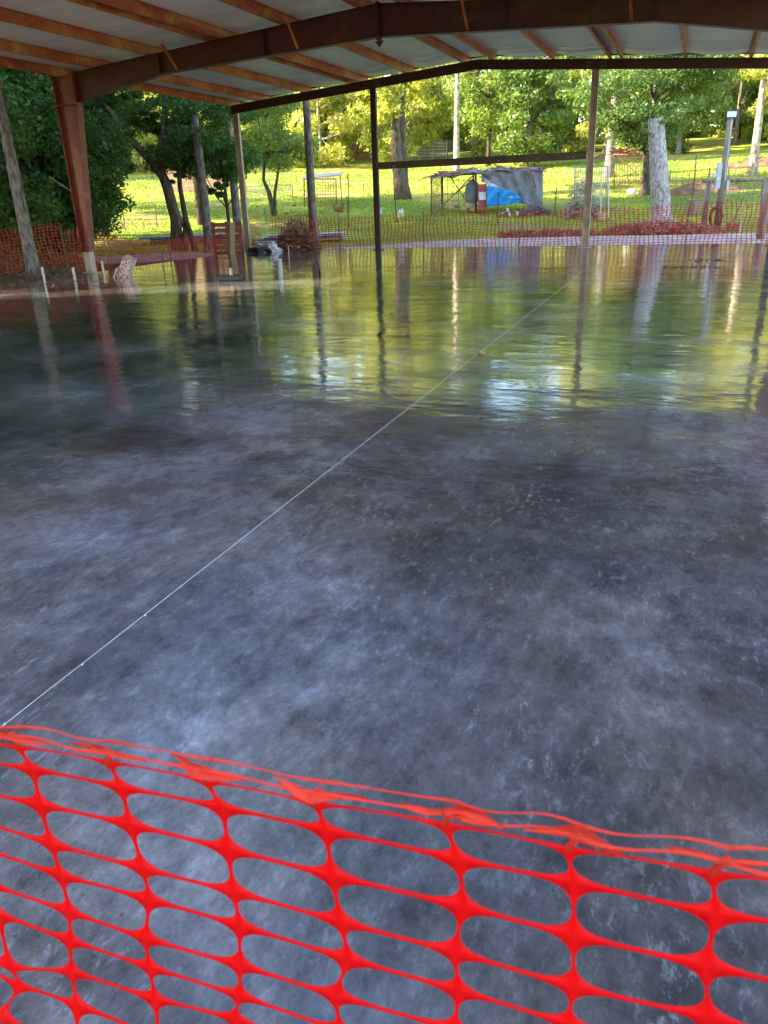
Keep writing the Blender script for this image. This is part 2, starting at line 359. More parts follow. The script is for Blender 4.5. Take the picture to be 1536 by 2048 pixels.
# ------------------------------------------------------------------ steel building
def ztop(x): return 5.33-.076*abs(x-RX)      # top of the rafters
bld = empty('open_steel_building', (RX, 13, 0), 'open-sided red primer steel frame building with white lined roof over the slab', 'building')
def P(o):                                    # world-space part under the building
    o.location = (-RX, -13, 0); o.parent = bld; return o
FR = [3.2, 10.3, 17.4]
def i_plate(mb, pts, y, w_, th):            # flange following a polyline in the xz plane
    for (x0, z0), (x1, z1) in zip(pts[:-1], pts[1:]):
        dx, dz = x1-x0, z1-z0; L = math.hypot(dx, dz); nx_, nz_ = -dz/L*th, dx/L*th
        mb.prism([(x0, z0), (x1, z1), (x1+nx_, z1+nz_), (x0+nx_, z0+nz_)], y-w_/2, y+w_/2)
HW = 8.6
for fi, fy in enumerate(FR):
    # half rafter outline relative to ridge
    def bot(d): return ztop(RX+d)-np.interp(abs(d), [0, 5.5, 8.05], [.60, .43, .66])
    raf = MB(); ds = [-8.05, -5.5, 0, 5.5, 8.05]
    top = [(RX+d, ztop(RX+d)) for d in ds]; bt = [(RX+d, float(bot(d))) for d in ds]
    raf.prism(bt+top[::-1], fy-.005, fy+.005)
    i_plate(raf, top, fy, .2, -.012); i_plate(raf, bt, fy, .2, .012)
    for d in (-5.5, -2.7, 2.7, 5.5): raf.box((RX+d, fy, (ztop(RX+d)+bot(d))/2), (.012, .19, ztop(RX+d)-bot(d)-.03))
    r_o = P(raf.build('rafter', M['primer_shaded'], bevel=0))
    pl = MB()
    for s in (-.012, .012): pl.box((RX+s, fy, ztop(RX)-.31), (.02, .21, .70))
    pl.prism([(RX-.1, ztop(RX)-.66), (RX+.1, ztop(RX)-.66), (RX, ztop(RX)-.78)], fy-.01, fy+.01)
    q = pl.build('splice_plate', M['primer_shaded']); q.parent = r_o
    for s in (-1, 1):
        xo = RX+s*8.68; xi_t, xi_b = RX+s*8.05, RX+s*8.42; zt = ztop(RX+s*8.3)
        cb = MB(); cb.prism([(xo, .55), (xi_b, .55), (xi_t, 4.03), (xi_t, zt), (xo, zt-.03)], fy-.005, fy+.005)
        cb.box((xo, fy, (zt+.5)/2+.02), (.014, .22, zt-.55))
        i_plate(cb, [(xi_b, .55), (xi_t, 4.03)] if s > 0 else [(xi_t, 4.03), (xi_b, .55)], fy, .22, .014)
        cb.box((xi_t, fy, 4.36), (.02, .22, .72)); cb.box(((xo+xi_t)/2, fy, 4.03), (abs(xo-xi_t)-.02, .2, .012))
        c_o = P(cb.build('column', M['primer']))
        bs = MB(); bs.box(((xo+xi_b)/2, fy, .27), (.20, .20, .54)); bs.box(((xo+xi_b)/2, fy, .012), (.42, .3, .024))
        q = bs.build('column_base', M['galv_tan'], bevel=.004); q.parent = c_o
        for k, (dx, dz) in enumerate([(.1, -.25), (.14, -.33), (.5, -.2), (.5, -.58)] if fi == 2 else []):
            q = MB().ell((xo-s*dx, fy-.012, zt+dz), (.016, .012, .016), nu=8, nv=5).build('bolt', M['bolt'], smooth=True); q.parent = c_o
    for d in (-5.05, -1.9, 1.9, 5.05) if fi == 2 else ():
        x = RX+d
        br = MB().bar((x, fy-.55, ztop(x)+.05), (x+.04, fy-.11, float(bot(d))+.03), .05, .006); br.bar((x+.022, fy-.55, ztop(x)+.05), (x+.062, fy-.11, float(bot(d))+.03), .006, .05)
        P(br.build('flange_brace', M['purlin']))
# end wall: posts, raking beam, lintel
posts = [(-15.15, .20, 'galv_tan', 4.6), (-10.1, .19, 'dark_brown', 5.05), (-3.25, .2, 'galv_tan', 5.03), (1.95, .2, 'dark_brown', 4.62)]
for x, wd, mm, zt in posts:
    o = MB(); zt = ztop(x)-.02
    o.box((x, YW, zt/2), (wd, .010, zt)); o.box((x-wd/2+.004, YW-.05, zt/2), (.008, .11, zt)); o.box((x+wd/2-.004, YW-.05, zt/2), (.008, .11, zt))
    o.box((x, YW-.03, .01), (wd+.14, .26, .02))
    for z in (zt-.9, 2.1): o.box((x, YW-.108, z), (wd-.01, .006, .03))
    P(o.build('end_post', M[mm]))
eb = MB()
YB = YW-.16
for s in (-1, 1):
    a, c = (RX, RX+s*8.55)
    pts = [(a, ztop(a)-.0), (c, ztop(c))] if s > 0 else [(c, ztop(c)), (a, ztop(a))]
    low = [(x, z-.26) for x, z in pts]
    eb.prism(low+pts[::-1], YB-.004, YB+.004); i_plate(eb, low, YB-.03, .07, .008); i_plate(eb, pts, YB-.03, .07, -.008)
P(eb.build('end_rafter', M['primer_shaded']))
for x, wd, mm, zt in posts[1:3]:
    for s in (-.2, .2):
        z = ztop(x+s)-.13
        for i in (-.04, .04):
            for k in (-.05, .05): P(MB().ell((x+s*1.05+i, YB-.012, z+k), (.014, .012, .014), nu=8, nv=5).build('bolt', M['bolt'], smooth=True))
li = MB(); li.box((-6.68, YW-.02-.1, 2.6), (6.62, .006, .2)); li.box((-6.68, YW-.15, 2.70), (6.62, .07, .007)); li.box((-6.68, YW-.15, 2.5), (6.62, .07, .007))
lo = P(li.build('lintel', M['dark_brown']))
for x in (-9.6, -9.45, -8.4, -7.2, -6.0, -4.8, -3.9, -3.75): q = MB().ell((x, YW-.126, 2.57), (.016, .01, .016), nu=8, nv=5).build('bolt', M['bolt'], smooth=True); q.parent = lo
# purlins
Y0, Y1 = 2.9, 26.15
pds = [.42, 2.2, 3.8, 4.12, 5.8, 7.45, 8.6]
def zpurlin(x, flip):
    o = MB(); z = ztop(x)+.008; s = 1 if flip else -1; yc = (Y0+Y1)/2; L = Y1-Y0
    o.box((x, yc, z+.10), (.006, L, .2)); o.box((x+s*.033, yc, z+.004), (.062, L, .006)); o.box((x-s*.033, yc, z+.198), (.062, L, .006))
    o.box((x+s*.062, yc, z+.016), (.005, L, .02))
    po = P(o.build('purlin', M['purlin']))
    for dy in (-.55, -.42, .42, .55):
        for dz in (.06, .14):
            q = MB().ell((x+.004*(1 if x < 0 else -1)+.002, 17.4+dy, z+dz), (.008, .014, .014), nu=7, nv=5).build('bolt', M['bolt'], smooth=True); q.parent = po
    q = MB().box((x+.0065, 17.4, z+.10), (.005, 1.5, .185)).build('lap_splice', M['purlin']); q.parent = po
    return po
for s in (-1, 1):
    for d in pds: zpurlin(RX+s*d, s > 0)
# roof lining and sheet
nyg = 330; ys = np.linspace(Y0, Y1-.02, nyg); xs = np.linspace(RX-8.75, RX+8.75, 221)
XX, YY = np.meshgrid(xs, ys); ad = np.abs(XX-RX)
pd = np.array([-.42]+pds); i0 = np.clip(np.searchsorted(pd, ad)-1, 0, len(pd)-2); sp = pd[i0+1]-pd[i0]; fr = np.clip((ad-pd[i0])/sp, 0, 1)
sag = np.sin(np.pi*fr)*.035*np.clip(sp, .3, 1.7)
rip = (np.sin(YY*21+2*np.sin(XX*.7)+1.5*np.sin(YY*1.3))*.5+np.sin(YY*9.5+XX*1.1+2*np.sin(YY*.6))*.8)*.016
rip *= np.clip((YY-23.9)/.05, .22, 1)*np.sin(np.pi*fr)**.6
ZL = 5.33+.215-.076*ad-sag+rip
ii = np.arange(nyg*221).reshape(nyg, 221); Q = np.stack([ii[:-1, :-1], ii[1:, :-1], ii[1:, 1:], ii[:-1, 1:]], -1).reshape(-1, 4)
o = link(bpy.data.objects.new('roof_lining', fast_mesh('roof_lining', np.stack([XX, YY, ZL], -1).reshape(-1, 3), Q, M['lining'])))
o.data.polygons.foreach_set('use_smooth', [True]*len(o.data.polygons)); P(o)
rs = MB()
for s in (-1, 1):
    e = RX+s*8.95
    rs.prism([(RX, 5.33+.262), (e, 5.33+.262-.076*8.95), (e, 5.33+.27-.076*8.95), (RX, 5.33+.27)][::s], Y0-.1, Y1+.12)
P(rs.build('roof_sheet', M['metal_sheet']))
tr = MB()
for s in (-1, 1):
    e = RX+s*8.8
    tr.prism([(RX, 5.33+.18), (e, 5.33+.18-.076*8.8), (e, 5.33+.258-.076*8.8), (RX, 5.33+.258)][::s], Y1-.01, Y1+.05)
P(tr.build('edge_trim', M['black']))
# brace rod on the left column
P(MB().tube([(-15.42, 17.35, 2.05), (-15.95, 17.2, 2.42)], .012, 6).build('brace_rod', M['wire']))

# ------------------------------------------------------------------ safety netting
def net_mesh(nodes, n_side, ex=2.5, tx=.040, ty=.085, thick=.0018):
    """nodes[row][col] -> Vector; one ring of faces around a rounded hole in every cell"""
    Rn, Cn = nodes.shape[:2]; th = np.arange(n_side)*2*np.pi/n_side
    c, s = np.cos(th), np.sin(th)
    m_ = np.maximum(np.abs(c), np.abs(s)); ou, ov = (c/m_*.5+.5), (s/m_*.5+.5)
    iu = np.sign(c)*np.abs(c)**(2/(ex*1.15))*(.5-tx)+.5; iv = np.sign(s)*np.abs(s)**(2/ex*1.05)*(.5-ty)+.5
    # snap outer corners
    V = []; Fc = []; nb = 0
    A_, B_, C_, D_ = nodes[:-1, :-1], nodes[:-1, 1:], nodes[1:, 1:], nodes[1:, :-1]
    def pt(u, v): return (A_*((1-u)*(1-v))+B_*(u*(1-v))+C_*(u*v)+D_*((1-u)*v)).reshape(-1, 3)
    cells = (Rn-1)*(Cn-1); O = np.stack([pt(u, v) for u, v in zip(ou, ov)], 1); I = np.stack([pt(u, v) for u, v in zip(iu, iv)], 1)
    V = np.concatenate([O, I], 1).reshape(-1, 3); base = (np.arange(cells)*2*n_side)[:, None, None]
    j = np.arange(n_side); j2 = (j+1) % n_side
    f = np.stack([j, j2, j2+n_side, j+n_side], -1)[None]
    return V, (base+f).reshape(-1, 4)
def net_obj(nodes, n_side, label, cat='safety fence', thick=.002, parent=None, m_='net', **kw):
    V, Fq = net_mesh(nodes, n_side, **kw)
    o = link(bpy.data.objects.new('netting', fast_mesh('netting', V, Fq, M[m_])))
    if thick:
        md = o.modifiers.new('solid', 'SOLIDIFY'); md.thickness = thick; md.offset = 0
    if parent: o.parent = parent
    return o
def weld(o):
    bm = bmesh.new(); bm.from_mesh(o.data); bmesh.ops.remove_doubles(bm, verts=bm.verts, dist=.0004)
    for f in bm.faces: f.smooth = True
    bm.to_mesh(o.data); bm.free()
# near net: measured knots
meas = {1: [(-.386, 1.029), (-.261, 1.034), (-.142, 1.035), (-.014, 1.035), (.12, 1.042), (.236, 1.042), (.359, 1.048)],
        2: [(-.37, .999), (-.25, 1.0), (-.123, 1.002), (-.005, 1.001), (.135, .999), (.244, 1.001), (.369, .999)],
        3: [(-.374, .945), (-.249, .946), (-.124, .942), (-.002, .938), (.14, .937), (.248, .932), (.367, .933)],
        4: [(-.372, .883), (-.243, .879), (-.125, .878), (.004, .872), (.13, .869), (.252, .861), (.378, .866)],
        5: [(-.369, .833), (-.242, .831), (-.123, .826), (.011, .817), (.136, .813), (.25, .806), (.374, .806)],
        6: [(-.37, .77), (-.262, .758), (-.131, .757), (-.011, .75), (.13, .748), (.25, .745), (.37, .745)],
        7: [(-.382, .715), (-.263, .707), (-.137, .702), (-.006, .69), (.128, .686), (.25, .683), (.37, .68)]}
cen = np.array([-.288, .540]); dirv = np.array([.9974, .0715])
nr = np.random.default_rng(11); C0, C1 = -12, 10; rowsn = 19
nn = np.zeros((rowsn, C1-C0+1, 3))
for r in range(rowsn):
    for ci, c in enumerate(range(C0, C1+1)):
        cc = min(max(c, 0), 6); rr = max(1, min(r, 7))
        s_, z_ = meas[rr][cc]; s_ += (c-cc)*.123+ (0 if cc == c else nr.normal(0, .006)); z_ += (0 if cc == c else nr.normal(0, .005))
        if r > 7: s_ += nr.normal(0, .009); z_ -= (r-7)*.0585+nr.normal(0, .008)
        if r == 0: z_ += .028
        wv = .012*math.sin(c*1.1+r*.5)+.010*math.sin(c*.45-r*.8)
        if r > 7: wv += .01*math.sin(r*1.7+c)
        wv *= min(1, max(0, r-7)*.3+max(0, -c, c-6)*.3)
        q = cen+dirv*s_+np.array([0, wv]); nn[r, ci] = (q[0], q[1], max(z_, .01))
netn = empty('safety_fence', (float(cen[0]), float(cen[1]), 0), 'bright red-orange plastic mesh fence closest to the viewer across the foreground', 'safety fence')
o = net_obj(nn[1:], 32, '', thick=.0022, ex=2.85, tx=.014, ty=.028)
weld(o); o.name = 'netting'; o.location = (-float(cen[0]), -float(cen[1]), 0); o.parent = netn
# knots of the top row folded over towards the viewer, with thin strands between them
def star(px_, pz_):                                          # concave four-pointed pad
    out = []
    for k2 in range(32):
        th = 2*math.pi*k2/32; c_, s_ = math.cos(th), math.sin(th); out.append((math.copysign(abs(c_)**3.2, c_)*px_, math.copysign(abs(s_)**2.2, s_)*pz_))
    return out
for ci in range(nn.shape[1]):
    q = nn[1, ci]-np.array([cen[0], cen[1], 0]); pad = star(.05+nr.uniform(-.006, .008), .021); tl = nr.uniform(-.5, .3); ro = nr.uniform(-.12, .12); vs = [(q[0], q[1]-.012, q[2]+.024)]
    for (u_, v_) in pad:
        uu = u_*math.cos(ro)-v_*math.sin(ro); vv = u_*math.sin(ro)+v_*math.cos(ro)
        vs.append((q[0]+uu+.01, q[1]-.010-vv*.75-.006*math.sin(uu*60+ci), q[2]+.023+vv*(.55+tl*.5)+.004*math.sin(uu*50+ci*2)))
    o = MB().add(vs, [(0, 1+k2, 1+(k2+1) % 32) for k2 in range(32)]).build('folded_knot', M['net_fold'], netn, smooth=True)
    md = o.modifiers.new('solid', 'SOLIDIFY'); md.thickness = .0016; md.offset = 0
fs = MB()
for ci in range(nn.shape[1]-1):
    a_, c_ = nn[1, ci]-np.array([cen[0], cen[1], 0]), nn[1, ci+1]-np.array([cen[0], cen[1], 0])
    for dy, dz, w_ in ((-.012, .024, .0019), (.002, .027, .0012)):
        pts = [(a_[0]*(1-f)+c_[0]*f+.01, a_[1]*(1-f)+c_[1]*f+dy+.004*math.sin(f*6.2832)*math.cos(ci), a_[2]*(1-f)+c_[2]*f+dz+.0035*math.sin(f*6.2832)*math.cos(ci*1.7)) for f in np.linspace(0, 1, 9)]
        fs.tube(pts, [w_*(1.6-1.0*math.sin(math.pi*f)) for f in np.linspace(0, 1, 9)], 6)
for ci in range(nn.shape[1]):
    q = nn[1, ci]-np.array([cen[0], cen[1], 0]); fs.tube([(q[0], q[1], q[2]-.004), (q[0]+.006, q[1]-.003, q[2]+.012), (q[0]+.01, q[1]-.010, q[2]+.024)], [.004, .0025, .005], 6)
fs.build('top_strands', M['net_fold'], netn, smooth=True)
def long_net(name_label, path, hts, cell=(.135, .07), stakes=(), n_side=16, tx=.03, ty=.028):
    """path: ground polyline, hts: top height at each vertex"""
    root = empty('safety_fence', path[0], name_label, 'safety fence')
    P3 = [Vector(q) for q in path]; L = [0]
    for a, b in zip(P3[:-1], P3[1:]): L.append(L[-1]+(b-a).length)
    n = int(L[-1]/cell[0])+1; rows = 17; nodes = np.zeros((rows, n, 3)); u = np.linspace(0, L[-1], n)
    px_ = np.interp(u, L, [q.x for q in P3]); py_ = np.interp(u, L, [q.y for q in P3]); pz = np.interp(u, L, [q.z for q in P3]); h_ = np.interp(u, L, hts)
    h_ = h_+.03*np.sin(u*1.7)+.02*np.sin(u*4.1)
    for r in range(rows):
        k = 1-r/(rows-1)
        nodes[r, :, 0] = px_+.03*np.sin(u*2.3+r*.4)+nr.normal(0, .006, n); nodes[r, :, 1] = py_+.03*np.sin(u*1.9-r*.3)+nr.normal(0, .006, n)
        nodes[r, :, 2] = pz+k*h_+nr.normal(0, .006, n)
    nodes -= np.array(path[0])
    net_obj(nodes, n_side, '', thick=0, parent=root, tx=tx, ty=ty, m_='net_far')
    for (x, y, z, h, lean) in stakes:
        MB().tube([(x-path[0][0], y-path[0][1], z-.2-path[0][2]), (x+lean-path[0][0], y-path[0][1], z+h-path[0][2])], .018, 6).build('stake', M['rusty'], root)
    return root
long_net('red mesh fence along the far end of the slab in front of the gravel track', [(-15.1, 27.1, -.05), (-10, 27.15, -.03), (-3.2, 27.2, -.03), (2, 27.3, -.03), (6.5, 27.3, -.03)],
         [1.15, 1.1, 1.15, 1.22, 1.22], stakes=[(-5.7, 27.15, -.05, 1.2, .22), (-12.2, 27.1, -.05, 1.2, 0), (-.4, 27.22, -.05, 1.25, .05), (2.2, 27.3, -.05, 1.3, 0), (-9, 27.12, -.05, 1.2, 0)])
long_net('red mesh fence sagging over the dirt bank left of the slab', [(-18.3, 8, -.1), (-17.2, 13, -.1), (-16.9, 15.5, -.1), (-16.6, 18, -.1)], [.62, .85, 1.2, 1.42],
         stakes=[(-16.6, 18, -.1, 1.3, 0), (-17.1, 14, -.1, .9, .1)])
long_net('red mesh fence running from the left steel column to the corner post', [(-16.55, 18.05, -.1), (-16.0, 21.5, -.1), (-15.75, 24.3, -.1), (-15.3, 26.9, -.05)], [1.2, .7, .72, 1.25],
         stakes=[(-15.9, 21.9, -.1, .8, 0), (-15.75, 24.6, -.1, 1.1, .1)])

# ------------------------------------------------------------------ trees
lrng = np.random.default_rng(5)
def crown_arrays(seed, ncl, n_leaf, R, Hh, leaf, shape='round', flat_=.55):
    rg = np.random.default_rng(seed); cs = []
    while len(cs) < ncl:
        q = rg.uniform(-1, 1, 3); d = np.linalg.norm(q)
        if d > 1 or d < .35: continue
        z = (q[2]+1)/2
        if shape == 'cone':
            wdt = (1-z)**.75; a = rg.uniform(0, 2*np.pi); rr = wdt*rg.uniform(.35, 1); q = np.array([rr*np.cos(a), rr*np.sin(a), q[2]])
        elif shape == 'umbrella':
            wdt = .45+.55*np.sin(np.pi*min(1, z*1.1)); q[:2] *= wdt
        elif shape == 'tall':
            q[:2] *= .55+.45*np.sin(np.pi*z)
        cs.append(q*np.array([R, R, Hh/2]))
    cs = np.array(cs); rc = R*rg.uniform(.17, .34, ncl); per = rg.multinomial(n_leaf, rc**2/np.sum(rc**2))
    P0 = []
    for c, r, n in zip(cs, rc, per):
        v = rg.normal(0, 1, (n, 3)); v /= np.linalg.norm(v, axis=1)[:, None]; rad = r*rg.uniform(.25, 1.12, n)**.6
        P0.append(c+v*rad[:, None]*np.array([1, 1, flat_]))
    P0 = np.concatenate(P0); n = len(P0)
    nrm = rg.normal(0, 1, (n, 3)); nrm[:, 2] = np.abs(nrm[:, 2])+.4; nrm /= np.linalg.norm(nrm, axis=1)[:, None]
    t = np.cross(nrm, rg.normal(0, 1, (n, 3))); t /= np.linalg.norm(t, axis=1)[:, None]; bb = np.cross(nrm, t)
    s = leaf*rg.uniform(.6, 1.3, n)[:, None]
    V = np.stack([P0-t*s, P0+bb*s*.48-t*s*.1, P0+t*s, P0-bb*s*.48-t*s*.1], 1).reshape(-1, 3)
    return V, np.arange(n*4).reshape(-1, 4), cs
KINDS = {'round_a': (1, 46, 9500, 4.2, 8.5, .20, 'round'), 'round_b': (2, 40, 9000, 4.6, 7.5, .20, 'umbrella'), 'tall_a': (3, 48, 9500, 3.4, 10.5, .19, 'tall'),
         'tall_b': (4, 36, 8000, 3.8, 9., .20, 'round'), 'cone': (5, 80, 15000, 4.4, 8.4, .15, 'cone'), 'near_a': (6, 80, 42000, 3.6, 8.5, .075, 'round'),
         'near_b': (7, 80, 42000, 4.2, 7.5, .08, 'umbrella'), 'small': (8, 34, 14000, 2.1, 3.4, .07, 'round'), 'high': (9, 40, 20000, 3.0, 6.5, .085, 'round'), 'wide': (13, 90, 36000, 3.6, 6.4, .10, 'umbrella'),
         'shade': (10, 80, 16000, 4.5, 9, .27, 'round')}
_cr = {}
def crown(kind, matn):
    if kind not in _cr: _cr[kind] = crown_arrays(*KINDS[kind])
    V, Fq, cs = _cr[kind]; key = (kind, matn)
    if key not in _cr: _cr[key] = fast_mesh('crown', V, Fq, M[matn])
    return _cr[key], cs
def trunk_tube(mb, pts, r0, r1, n=9):
    k = len(pts); mb.tube(pts, [r0+(r1-r0)*(i/(k-1))**.8 for i in range(k)], n, wob=.05)
def tree(name, label, base, h, tr_r, kind, leafm, barkm='bark_grey', cs_z=None, crown_scale=1., lean=(0, 0), group=None, limbs=14, stems=None, cr_off=(0, 0), cat='tree', rz=None, crown_h=None, flare=1.35):
    """h: tree height; crown occupies the top; cs_z: crown centre height"""
    root = empty(name, base, label, cat, group)
    me, cs = crown(kind, leafm); Hh = KINDS[kind][4]*crown_scale
    cz = cs_z if cs_z is not None else h-Hh/2
    rz = random.uniform(0, 6.28) if rz is None else rz; zs = crown_h or 1.
    cc = Vector((lean[0]+cr_off[0], lean[1]+cr_off[1], cz))
    o = link(bpy.data.objects.new('crown', me)); o.parent = root; o.location = cc; o.rotation_euler = (0, 0, rz); o.scale = (crown_scale, crown_scale, crown_scale*zs)
    t = MB(); k = 9; zt = cz+Hh*zs*.25
    pts = []
    for i in range(k):
        f = i/(k-1); pts.append((lean[0]*f+.12*math.sin(f*5+base[0])*(f), lean[1]*f+.1*math.cos(f*4+base[1])*f, -.3+(zt+.3)*f))
    rads = [tr_r*flare*1.25]+[tr_r*(1-.75*(i/(k-1))) for i in range(1, k)]
    pts.insert(1, (lean[0]*.03, lean[1]*.03, .5)); rads.insert(1, tr_r*1.02)
    if stems is None: t.tube(pts, rads, 10, wob=.04)
    else:
        for st, ra, rb in stems: trunk_tube(t, st, ra, rb)
    Rm = Matrix.Rotation(rz, 3, 'Z')
    for c in cs[:limbs]:
        e = cc+Rm @ Vector((c[0]*crown_scale, c[1]*crown_scale, c[2]*crown_scale*zs))
        f = max(.3, min(.95, (e.z-1.5)/zt-.12)) if zt > 0 else .5
        s_ = Vector((lean[0]*f, lean[1]*f, zt*f)) if stems is None else Vector(stems[0][0][-1])
        mid = (s_+e)/2+Vector((0, 0, -.25)); trunk_tube(t, [s_, mid, e], tr_r*.32, .015, 6)
    t.build('trunk', M[barkm], root, smooth=True)
    return root
def rel(base, px, py, r): return tuple(at(px, py, r)-Vector(base))
# --- individually recognisable trees
b = gp(40, 22.8); tree('tree', 'straight tree with rough lit grey bark rising behind the mesh fence at the far left', b, 14, .165, 'high', 'leaf_dark', cs_z=13.5, crown_scale=1.7)
b = gp(340, 33)
st = [([(0, 0, -.2), rel(b, 352, 440, 33), rel(b, 335, 375, 33), rel(b, 325, 350, 33)], .25, .18),
      ([rel(b, 325, 352, 33), rel(b, 300, 320, 33), rel(b, 262, 280, 33), rel(b, 235, 245, 33), rel(b, 200, 195, 33.2), rel(b, 170, 130, 33.5), rel(b, 150, 60, 34)], .17, .07),
      ([rel(b, 325, 355, 33), rel(b, 322, 300, 33), rel(b, 330, 230, 33), rel(b, 325, 120, 33), rel(b, 322, 20, 33)], .17, .07),
      ([(.35, 0, -.2), rel(b, 372, 455, 33), rel(b, 345, 415, 33), rel(b, 330, 380, 33)], .14, .1)]
tr_ = tree('leaning_tree', 'dark multi-stemmed tree with one limb arching up to the left, beside the corrugated sheets', b, 12, .28, 'high', 'leaf_dark', 'bark_mid', cs_z=12, crown_scale=1.3, stems=st, limbs=0, cr_off=(-1, 0))
def clump(px, py, r, R, n, leafm, parent, seed, leaf=.07):
    V, Fq, cs = crown_arrays(seed, 9, n*2, R, R*1.5, leaf, 'round')
    o = link(bpy.data.objects.new('leaf_spray', fast_mesh('leaf_spray', V, Fq, M[leafm]))); o.parent = parent; o.location = at(px, py, r)-Vector(parent.location); return o
for i, (px, py, R) in enumerate([(322, 240, .9), (345, 290, .7), (350, 350, .5), (225, 175, .7), (320, 180, 1.), (262, 235, .35)]): clump(px, py, 33, R, 1300, 'leaf_dark', tr_, 40+i)
b = gp(381, 32.5); st = [([(0, 0, -.2), rel(b, 372, 440, 32.5), rel(b, 360, 375, 32.5), rel(b, 352, 250, 32.5), rel(b, 345, 100, 32.5)], .13, .06)]
t2 = tree('slender_tree', 'slender dark-stemmed tree between the leaning tree and the pale straight trunk', b, 9, .12, 'small', 'leaf_dark', 'bark_dark', cs_z=hz(350, 250, 32.5), stems=st, limbs=0)
for i, (px, py, R) in enumerate([(375, 320, .6), (370, 250, .7)]): clump(px, py, 32.5, R, 900, 'leaf_dark', t2, 60+i)
b = gp(408, 31); tree('straight_tree', 'straight pale-barked trunk left of the corner post with leaves only high up', b, 14, .175, 'high', 'leaf_dark', cs_z=13.5, crown_scale=1.7)
b = gp(452, 34); t2 = tree('sapling', 'thin dark sapling with drooping leaves just left of the corner post', b, 7.5, .09, 'small', 'leaf_dark', 'bark_dark', cs_z=hz(448, 270, 34), crown_scale=.95, limbs=8)
clump(430, 370, 34, .6, 1200, 'leaf_dark', t2, 66); clump(450, 345, 34, .7, 1400, 'leaf_dark', t2, 67)
b = gp(470, 37); tree('tree', 'brown trunk standing directly behind the corner post', b, 13, .2, 'high', 'leaf_mid', cs_z=12.5, crown_scale=1.5)
b = gp(624, 30.5); tree('straight_tree', 'straight mossy grey trunk between the corner post and the middle dark post', b, 15, .17, 'high', 'leaf_mid', cs_z=13.5, crown_scale=1.7)
b = gp(548, 46); st = [([(0, 0, -.2), rel(b, 546, 420, 46), rel(b, 538, 385, 46), rel(b, 527, 360, 46), rel(b, 530, 300, 46)], .2, .07), ([(.05, 0, -.2), rel(b, 549, 420, 46), rel(b, 550, 385, 46), rel(b, 556, 345, 46), rel(b, 570, 290, 46)], .13, .05)]
tree('forked_tree', 'small forked tree with rounded mid-green crown on the sunny grass', b, 6.5, .16, 'small', 'leaf_mid', 'bark_dark', cs_z=hz(545, 290, 46), crown_scale=1.25, stems=st, limbs=6)
b = gp(803, 52); st = [([(0, 0, -.3), rel(b, 800, 370, 52), rel(b, 793, 300, 52), rel(b, 790, 200, 52), rel(b, 786, 80, 52)], .52, .2), ([(.4, .1, -.3), rel(b, 809, 370, 52.2), rel(b, 806, 300, 52.2), rel(b, 804, 210, 52.2), rel(b, 812, 100, 52)], .33, .14)]
tree('twin_trunk_tree', 'large twin-trunked tree on the lawn just right of the middle dark post', b, 15, .4, 'tall_a', 'leaf_yellow', 'bark_mid', cs_z=9.3, crown_scale=1.0, stems=st, limbs=0)
b = gp(913, 72); tree('pale_tree', 'tall tree with chalk-white trunk above the middle of the lintel', b, 19, .28, 'tall_b', 'leaf_mid', 'bark_pale', cs_z=13, crown_scale=1.1)
b = gp(1062, 74); st = [([(0, 0, -.3), rel(b, 1060, 330, 74), rel(b, 1056, 310, 74), rel(b, 1050, 250, 74)], .3, .1), ([(.3, 0, -.3), rel(b, 1066, 330, 74), rel(b, 1076, 300, 74), rel(b, 1090, 240, 74)], .3, .1)]
tree('forked_tree', 'broad low tree with dark forked trunk beyond the right end of the lintel', b, 11, .3, 'round_b', 'leaf_mid', 'bark_dark', cs_z=hz(1062, 235, 74)-3.3, crown_scale=1.05, stems=st, limbs=6)
b = gp(975, 76); tree('bushy_tree', 'bushy green tree with thin dark trunk above the tarp shelter', b, 12, .2, 'round_a', 'leaf_mid', 'bark_dark', cs_z=7, crown_scale=.95)
b = gp(1214, 62); tree('lit_tree', 'stout sunlit trunk just right of the tan steel post', b, 16, .36, 'tall_b', 'leaf_yellow', 'bark_grey', cs_z=11, crown_scale=1.1)
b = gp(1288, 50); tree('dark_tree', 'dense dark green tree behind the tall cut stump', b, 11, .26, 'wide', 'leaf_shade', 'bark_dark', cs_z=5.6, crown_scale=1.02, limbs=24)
b = gp(1497, 60); tree('lit_tree', 'yellow-leaved tree with brightly lit trunk right of the utility pole', b, 16, .30, 'tall_a', 'leaf_yellow', 'bark_pale', cs_z=9.0, crown_scale=1.0)
b = gp(1640, 52); tree('lit_tree', 'yellow-green tree at the right edge beyond the rail', b, 14, .35, 'tall_b', 'leaf_yellow', 'bark_grey', cs_z=8.5, crown_scale=1.05)
# --- dense dark trees at left
for i, (px, r, h, cz, sc_, lf) in enumerate([(-150, 30, 12, 5.6, 1.15, 'leaf_dark'), (-20, 36, 13, 6.3, 1.3, 'leaf_dark'), (120, 40, 13, 6.8, 1.2, 'leaf_dark'), (35, 29.5, 9, 5.6, .9, 'leaf_dark'), (150, 35, 11, 6.4, .78, 'leaf_dark'), (-260, 27, 12, 5.8, 1.2, 'leaf_dark'), (80, 50, 14, 9, 1.2, 'leaf_mid'), (0, 55, 15, 9, 1.4, 'leaf_mid'), (110, 34, 11, 5.5, .5, 'leaf_dark')]):
    tree('dark_tree', ['dark green leafy tree at the left frame edge in the dense stand', 'dark green leafy tree in the dense stand behind the left steel column'][px > 60], gp(px, r), h, .2, 'near_a' if i % 2 else 'near_b', lf, 'bark_dark', cs_z=cz, crown_scale=sc_, group='dense dark trees at the left', limbs=22)
